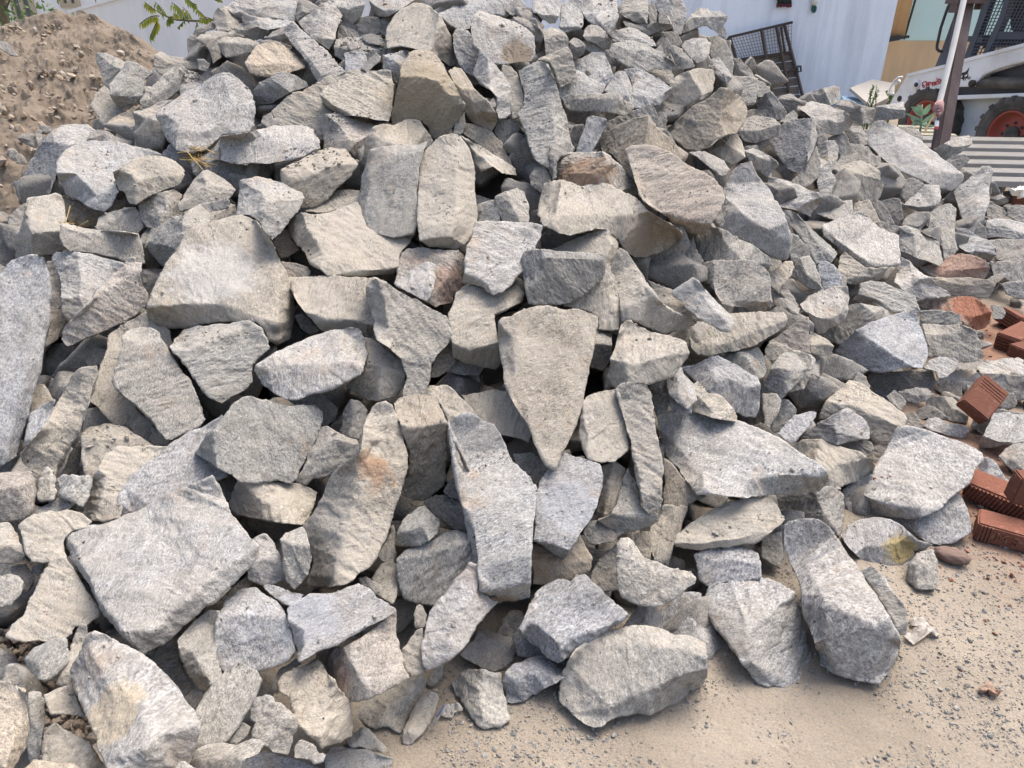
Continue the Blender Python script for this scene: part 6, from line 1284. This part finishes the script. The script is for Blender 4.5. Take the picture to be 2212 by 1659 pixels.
bm = bmesh.new(); add_tube(bm, [Lp(1180, 420, .28), Lp(1195, 320, .28)], [.02, .03], 8); bm_obj('control_lever', bm, M_BLACK, t, True)
bm = bmesh.new(); add_prism(bm, [Lp(700, 720, .12), Lp(885, 712, .12), Lp(1000, 600, .12), Lp(1269, 520, .12), Lp(1560, 430, .12), Lp(1560, 780, .12), Lp(640, 800, .12), Lp(520, 770, .12)], -NL * .9); bm_obj('engine_housing', bm, M_CAB, t)
bm = bmesh.new(); add_prism(bm, [Lp(560, 812, .17), Lp(1060, 806, .17), Lp(1560, 790, .17), Lp(1560, 1160, .17), Lp(560, 1160, .17)], -NL * .8); bm_obj('side_panel', bm, M_BODY, t)
bm = bmesh.new(); add_prism(bm, [Lp(640, 800, .02), Lp(700, 788, .02), Lp(1269, 768, .02), Lp(1560, 757, .02), Lp(1560, 790, .02), Lp(1269, 800, .02), Lp(700, 824, .02), Lp(640, 830, .02)], -NL * .16); bm_obj('step_ledge', bm, M_ARM, t, bevel=.006)
bm = bmesh.new(); add_tube(bm, [Lp(905, 692, .04), Lp(1560, 690, .04)], .045, 16); add_tube(bm, [Lp(960, 650, .06), Lp(1100, 655, .06), Lp(1269, 648, .06)], .02, 10); bm_obj('hydraulic_cylinder', bm, M_TYRE, t, True)
bm = bmesh.new(); add_prism(bm, [Lp(960, 600, .05), Lp(1269, 500, .05), Lp(1269, 520, .05), Lp(975, 612, .05)], -NL * .04); bm_obj('link_bar', bm, M_ARM, t)
def wheel(c, tt):
    M_ = Matrix.Translation(Vector(c)) @ Vector(NL).to_track_quat('Z', 'Y').to_matrix().to_4x4(); k = WR / .39
    bm = bmesh.new(); add_lathe(bm, [(r_ * k, z * k) for r_, z in ((.235, .07), (.25, .105), (.30, .125), (.345, .125), (.365, .115), (.37, .08), (.372, -.08), (.365, -.115), (.345, -.125), (.30, -.125), (.25, -.105), (.235, -.07), (.235, .07))], M_, 48)
    for q in range(18):
        for s in (1, -1):
            a = 2 * math.pi * (q + (.5 if s < 0 else 0)) / 18; R_ = Matrix.Rotation(a, 4, 'Z')
            m2 = M_ @ R_ @ Matrix.Translation((.366 * k, 0, s * .062 * k)) @ Matrix.Rotation(s * .5, 4, 'X') @ Matrix.Diagonal((.032 * k, .042 * k, .13 * k, 1)); bmesh.ops.create_cube(bm, size=1, matrix=m2)
            m2 = M_ @ R_ @ Matrix.Translation((.352 * k, -s * .02, s * .122 * k)) @ Matrix.Diagonal((.05 * k, .04 * k, .016 * k, 1)); bmesh.ops.create_cube(bm, size=1, matrix=m2)
    w = bm_obj('wheel', bm, M_TYRE, tt)
    bm = bmesh.new(); add_lathe(bm, [(r_ * k, z * k) for r_, z in ((.242, .05), (.242, .10), (.228, .105), (.215, .09), (.20, .04), (.165, .022), (.15, .03), (.10, .035), (.0005, .035))], M_, 40); sub(bm_obj('rim', bm, M_RIM, None, True), w)
    bm = bmesh.new(); add_lathe(bm, [(r_ * k, z * k) for r_, z in ((.085, .03), (.085, .062), (.06, .085), (.03, .09), (.0005, .09))], M_, 24)
    for q in range(8):
        a = 2 * math.pi * q / 8; bmesh.ops.create_cone(bm, cap_ends=True, segments=6, radius1=.013 * k, radius2=.013 * k, depth=.025, matrix=M_ @ Matrix.Translation((.118 * k * math.cos(a), .118 * k * math.sin(a), .045 * k)))
    sub(bm_obj('hub', bm, M_TYRE, None), w)
for c in (RW, FWv):
    wheel(c + (0, 0, WR), t); wheel(c + (0, 0, WR) - NL * 1.05, t)

# ------------------------------------------------------------------ bricks
BG = 'loose red bricks by the pile'
def brick(loc, yaw, pitch=0, roll=0, size=(.172, .084, .056), label='', ribs='long', chip=None, name='brick'):
    L, W, H = size; bm = bmesh.new(); add_box(bm, (0, 0, 0), size)
    bmesh.ops.subdivide_edges(bm, edges=bm.edges[:], cuts=3, use_grid_fill=True)
    for v in bm.verts:
        n_ = noise.noise(v.co * 40 + Vector(loc) * 9) * .0016 + noise.noise(v.co * 12 + Vector(loc)) * .0022
        v.co += v.co.normalized() * n_
        if chip and (v.co - Vector(chip)).length < .03: v.co *= .86
    bmesh.ops.bevel(bm, geom=[e for e in bm.edges if e.calc_face_angle(0) > .9], offset=.004, segments=2, affect='EDGES', clamp_overlap=True)
    M_ = Matrix.Translation(Vector(loc)) @ Matrix.Rotation(yaw, 4, 'Z') @ Matrix.Rotation(pitch, 4, 'Y') @ Matrix.Rotation(roll, 4, 'X')
    bmesh.ops.recalc_face_normals(bm, faces=bm.faces); me = bpy.data.meshes.new(name); bm.to_mesh(me); bm.free()
    o = link(name, me, M_BRICK); o.matrix_world = M_; tag(o, label, 'brick', BG)
    rb = bmesh.new()
    if ribs == 'long':
        for k in range(15): add_box(rb, (-L / 2 + .012 + k * (L - .024) / 14, -W / 2 - .002, 0), (.0062, .007, H * .86), Matrix.Rotation(.25, 3, 'Y'))
    elif ribs == 'few':
        for k in range(4): add_box(rb, (-L / 2 + .010 + k * .0085, -W / 2 - .002, 0), (.0048, .007, H * .9))
    elif ribs == 'end':
        for k in range(5): add_box(rb, (-L / 2 - .002, 0, -H / 2 + .009 + k * H / 5.6), (.007, W * .86, .0056))
    elif ribs == 'top':
        for k in range(4): add_box(rb, (L * .12 + k * .012, 0, H / 2 + .0006), (.004, W * .9, .003))
    if len(rb.verts):
        r_ = bm_obj('ribbing', rb, M_BRICK); r_.parent = o
    else: rb.free()
    return o
g0 = ground(2101, 1164); YB = math.atan2(-.064, .105)
def on_brick(px, py, z): return ground(px, py, z)
dx = np.array((math.cos(YB), math.sin(YB), 0)); dn = np.array((-math.sin(YB), math.cos(YB), 0))
o = brick(g0 + dx * .087 + dn * .044 + np.array((0, 0, .026)), YB, label='red brick stamped with large letters, lowest of the loose bricks', ribs='few')
fc = bpy.data.curves.new('lettering', 'FONT'); fc.body = 'MS'; fc.size = .040; fc.extrude = .003; fc.space_character = 1.35; fc.align_y = 'CENTER'
fo = bpy.data.objects.new('lettering_source', fc); COL.objects.link(fo); fm = bpy.data.meshes.new_from_object(fo.evaluated_get(bpy.context.evaluated_depsgraph_get())); bpy.data.objects.remove(fo)
fm.name = 'lettering'; lo = link('lettering', fm, M_BRICK); lo.parent = o; lo.location = (-.040, -.0450, 0); lo.rotation_euler = (R(90), 0, 0)
a_, b_ = P(2088, 1062, 2.16), P(2222, 1118, 2.06); c_ = (a_ + b_) / 2; d_ = b_ - a_
brick(c_ + np.array((.025, .03, .012)), math.atan2(d_[1], d_[0]), -math.atan2(d_[2], math.hypot(d_[0], d_[1])), R(8), label='slanted red brick with a ribbed side, lying just behind the stamped brick', ribs='long')
brick(P(2236, 1062, 2.0) + np.array((.03, 0, 0)), R(-12), R(4), R(88), label='red brick on edge at the side of the photo, touching the slanted ribbed brick', ribs='')
q = P(2122, 862, 2.50)
brick(q, R(38), R(-24), R(34), size=(.15, .10, .05), label='orange-red brick tilted on the stones, apart from the other bricks', ribs='top')
brick(ground(2200, 730, .032), R(33), R(-3), R(2), label='dark red brick turned corner-first behind the flat clean pale slab', ribs='end', size=(.20, .10, .075))
brick(ground(2188, 690, .03), R(28), R(16), R(12), size=(.12, .10, .07), label='broken red brick leaning, farthest of the bricks on the red dust', ribs='end', chip=(.06, .04, .03))
brick(ground(2226, 757, .03), R(20), 0, 0, label='red brick at the side edge before the corner-first brick', ribs='few')
brick(ground(2178, 440, .05), R(8), 0, R(4), size=(.24, .11, .09), label='red brick among cobbles below the large grey roof sheet', ribs='')
brick(ground(2226, 438, .10), R(-14), R(5), R(8), size=(.24, .11, .09), label='pinkish brick by white plastic below the large grey roof sheet', ribs='')
# reddish brown stone on the ground by the bricks
bm = bmesh.new(); bmesh.ops.create_icosphere(bm, subdivisions=4, radius=1)
for v in bm.verts: v.co = Vector((v.co.x * .044, v.co.y * .025, max(-.8, min(.72, v.co.z)) * .020)) * (1 + .12 * noise.noise(v.co * 2.2) + .03 * noise.noise(v.co * 9))
bm.transform(Matrix.Translation(Vector(ground(2056, 1200, .014))) @ Matrix.Rotation(R(-28), 4, 'Z')); o = bm_obj('stone', bm, plain('red_brown_stone', (.165, .11, .088), .95, .25, 30, .003, 120), None, True)
tag(o, 'reddish brown oval stone on the ground below the stamped brick', 'stone', 'stones heaped in the rubble pile')

# ------------------------------------------------------------------ litter
def crumple(name, outline, h, seed, mat, label, cat, group, parts=None, rot=None):
    n = 26; xs = [p[0] for p in outline]; ys = [p[1] for p in outline]; c2 = [Vector(p) for p in outline]
    bm = bmesh.new(); pts = list(c2); rnd = random.Random(seed)
    for k in range(170):
        p = Vector((rnd.uniform(min(xs), max(xs)), rnd.uniform(min(ys), max(ys))))
        ins = False
        for a, b_ in zip(c2, c2[1:] + c2[:1]):
            if (a.y > p.y) != (b_.y > p.y) and p.x < (b_.x - a.x) * (p.y - a.y) / (b_.y - a.y) + a.x: ins = not ins
        if ins: pts.append(p)
    r = geometry.delaunay_2d_cdt(pts, [], [list(range(len(c2)))], 1, 1e-6)
    vs = []
    for v in r[0]:
        p = ground(v.x, v.y); q = p * 34 + seed
        z = abs(noise.noise(Vector(q))) * h + abs(noise.noise(Vector(q * 2.3))) * h * .5
        p[2] = gz(np.array([p]))[0] + .004 + z; vs.append(bm.verts.new(Vector(p)))
    for f in r[2]: bm.faces.new([vs[i] for i in f])
    bmesh.ops.solidify(bm, geom=bm.faces[:], thickness=.0015); o = bm_obj(name, bm, mat); tag(o, label, cat, group); return o
crumple('paper_scrap', [(1962, 1342), (1976, 1343), (1992, 1338), (2002, 1348), (2027, 1374), (2019, 1384), (2007, 1377), (1990, 1388), (1972, 1397), (1950, 1385), (1958, 1370), (1966, 1374), (1970, 1366), (1980, 1360), (1966, 1358)], .022, 3, M_PAPER, 'crumpled dirty white paper beside the massive blue-grey block', 'paper', 'litter on the sandy ground')
def zb(x, y): return 553 + x * .25, 1244.3 + y * .25
crumple('wrapper', [zb(*p) for p in ((1600, 1225), (1620, 1150), (1650, 1120), (1720, 1118), (1790, 1145), (1785, 1165), (1740, 1175), (1715, 1200), (1700, 1225), (1650, 1220))], .03, 8, M_PAPER, 'crumpled wrapper on the ground beside the pentagonal grey stone', 'wrapper', 'litter on the sandy ground')
bm = bmesh.new(); k_ = [((1520, 1295), (1555, 1290), .004), ((1535, 1245), (1580, 1235), .03), ((1560, 1195), (1600, 1190), .045), ((1590, 1150), (1620, 1155), .055), ((1620, 1115), (1632, 1122), .062), ((1642, 1088), (1645, 1092), .066)]
ra = [bm.verts.new(Vector(ground(*zb(*a), z=z))) for a, b_, z in k_]; rb_ = [bm.verts.new(Vector(ground(*zb(*b_), z=z * .7))) for a, b_, z in k_]
for i in range(5): bm.faces.new((ra[i], rb_[i], rb_[i + 1], ra[i + 1]))
bmesh.ops.solidify(bm, geom=bm.faces[:], thickness=.001); o = bm_obj('wrapper', bm, M_PAPER); tag(o, 'standing twisted strip of wrapper with a blue line, beside the slim leaning stone', 'wrapper', 'litter on the sandy ground')
bm = bmesh.new(); s_ = [Vector(ground(*zb(x, y), z=z)) for x, y, z in ((1560, 1218, .041), (1590, 1180, .052), (1612, 1140, .060), (1626, 1118, .065))]
add_tube(bm, s_, .0014, 6); st = bm_obj('blue_line', bm, M_PRINT); st.parent = o
bm = bmesh.new(); pl = [(2180, 409), (2192, 403), (2208, 405), (2226, 404), (2226, 424), (2205, 427), (2190, 420)]
o = None
vs_ = [bm.verts.new(Vector(P(x, y, 5.1 + .05 * math.sin(x)))) for x, y in pl]; cc_ = bm.verts.new(Vector(P(2203, 414, 5.0)))
for i in range(len(vs_)): bm.faces.new((vs_[i], vs_[(i + 1) % len(vs_)], cc_))
bmesh.ops.subdivide_edges(bm, edges=bm.edges[:], cuts=3, use_grid_fill=True)
for v in bm.verts: v.co += Vector((noise.noise(v.co * 30), noise.noise(v.co * 30 + Vector((5, 5, 5))), noise.noise(v.co * 30 + Vector((9, 1, 2))))) * .03
bmesh.ops.solidify(bm, geom=bm.faces[:], thickness=.003); o = bm_obj('plastic_bag', bm, M_EYE); tag(o, 'torn white plastic bag under the edge of the large grey roof sheet', 'plastic bag')

# ------------------------------------------------------------------ light
SUN_EL, SUN_AZ = R(64), R(48)             # a high veiled sun; azimuth from +Y towards +X
w = bpy.data.worlds.new('World'); SC.world = w; w.use_nodes = True
nt = w.node_tree; bg = nt.nodes['Background']
sky = nt.nodes.new('ShaderNodeTexSky'); sky.sky_type = 'NISHITA'; sky.sun_disc = False
sky.sun_elevation = SUN_EL; sky.sun_rotation = SUN_AZ; sky.air_density = 1.0; sky.dust_density = 6.0; sky.ozone_density = 1.0
nt.links.new(sky.outputs[0], bg.inputs[0]); bg.inputs[1].default_value = .15
sl = bpy.data.lights.new('sun', 'SUN'); sl.energy = 1.35; sl.angle = R(36); sl.color = (1, .96, .90)
so = bpy.data.objects.new('sun', sl); COL.objects.link(so)
dirv = Vector((math.sin(SUN_AZ) * math.cos(SUN_EL), math.cos(SUN_AZ) * math.cos(SUN_EL), math.sin(SUN_EL)))
so.rotation_euler = dirv.to_track_quat('Z', 'Y').to_euler(); so.location = (-4, 5, 8)
vs = SC.view_settings; vs.view_transform = 'Standard'; vs.look = 'None'; vs.gamma = 1; vs.exposure = 1.12; vs.use_curve_mapping = False
SC.render.film_transparent = False

# chips and grit lodged on the ledges of the stones
bpy.context.view_layer.update(); dg = bpy.context.evaluated_depsgraph_get(); pts = []
def seen(px, py):
    d = Vector(ray(px, py)).normalized(); return SC.ray_cast(dg, Vector(CAMP), d)
for box, n, rmax in (((388, 152, 432, 180), 60, .012), ((612, 318, 740, 366), 90, .008), ((735, 80, 838, 118), 60, .010), ((1290, 8, 1300, 12), 2, .01), ((330, 415, 700, 520), 60, .005), ((370, 715, 540, 740), 40, .006), ((710, 245, 810, 270), 45, .007), ((172, 915, 330, 970), 50, .009)):
    for k in range(n):
        hit, co, no, idx, ob, mw = seen(random.uniform(box[0], box[2]), random.uniform(box[1], box[3]))
        if hit and ob.name.startswith('stone') and no.z > .25: r_ = random.uniform(.25, 1) ** 2 * rmax + .0012; pts.append((np.array(co) + np.array((0, 0, r_ * .3)), r_))
for k in range(9000):
    x, y = random.uniform(-2.2, 2.6), random.uniform(.4, 4.2)
    cl = vnoise(np.array([[x * 5.5, y * 5.5, 3.0]]))[0]
    if cl < .12: continue
    hit, co, no, idx, ob, mw = SC.ray_cast(dg, Vector((x, y, 2.6)), Vector((0, 0, -1)))
    if not hit or not ob.name.startswith('stone') or no.z < .62: continue
    r_ = min(.011, .0016 + random.expovariate(1 / .0019)); pts.append((np.array(co) + np.array((0, 0, r_ * .25)), r_))
o = link('stone_chips', pebble_mesh('stone_chips', pts, None), pebmat('chip_grains', [(.26, .235, .20), (.32, .29, .245), (.22, .205, .18), (.34, .32, .29)])); tag(o, 'grit and stone chips lying on the ledges of the pile', 'stone chips', kind='stuff')

pts = []
for px, py in ((1888, 1034), (1891, 1033), (1905, 1030), (1922, 1029), (1918, 1032), (1835, 566), (1842, 570), (2075, 556), (2110, 558), (2095, 562), (2058, 562), (2120, 555)):
    hit, co, no, idx, ob, mw = seen(px, py)
    if hit: pts.append((np.array(co), random.uniform(.004, .0065)))
o = link('brick_crumbs', pebble_mesh('brick_crumbs', pts, None, .5), pebmat('crumb_bits', [(.20, .075, .045), (.30, .13, .08)])); tag(o, 'red brick crumbs lying on the pale slabs', 'brick crumbs', kind='stuff')
bm = bmesh.new()
for k in range(46):
    px, py = (random.uniform(408, 450), random.uniform(318, 355)) if k < 36 else (random.uniform(130, 215), random.uniform(470, 495))
    hit, co, no, idx, ob, mw = seen(px, py)
    if not hit or not ob.name.startswith('s'): continue
    d = Vector((random.uniform(-1, 1), random.uniform(-.4, .4), random.uniform(-.3, .3))).normalized() * random.uniform(.015, .05); a = co + no * .004
    add_bar(bm, a - d, a + d, .0022, .0014)
o = bm_obj('straw', bm, plain('golden_straw', (.52, .36, .13), .7, .2, 40)); tag(o, 'golden straw scraps on the shadowed stone', 'straw', kind='stuff')
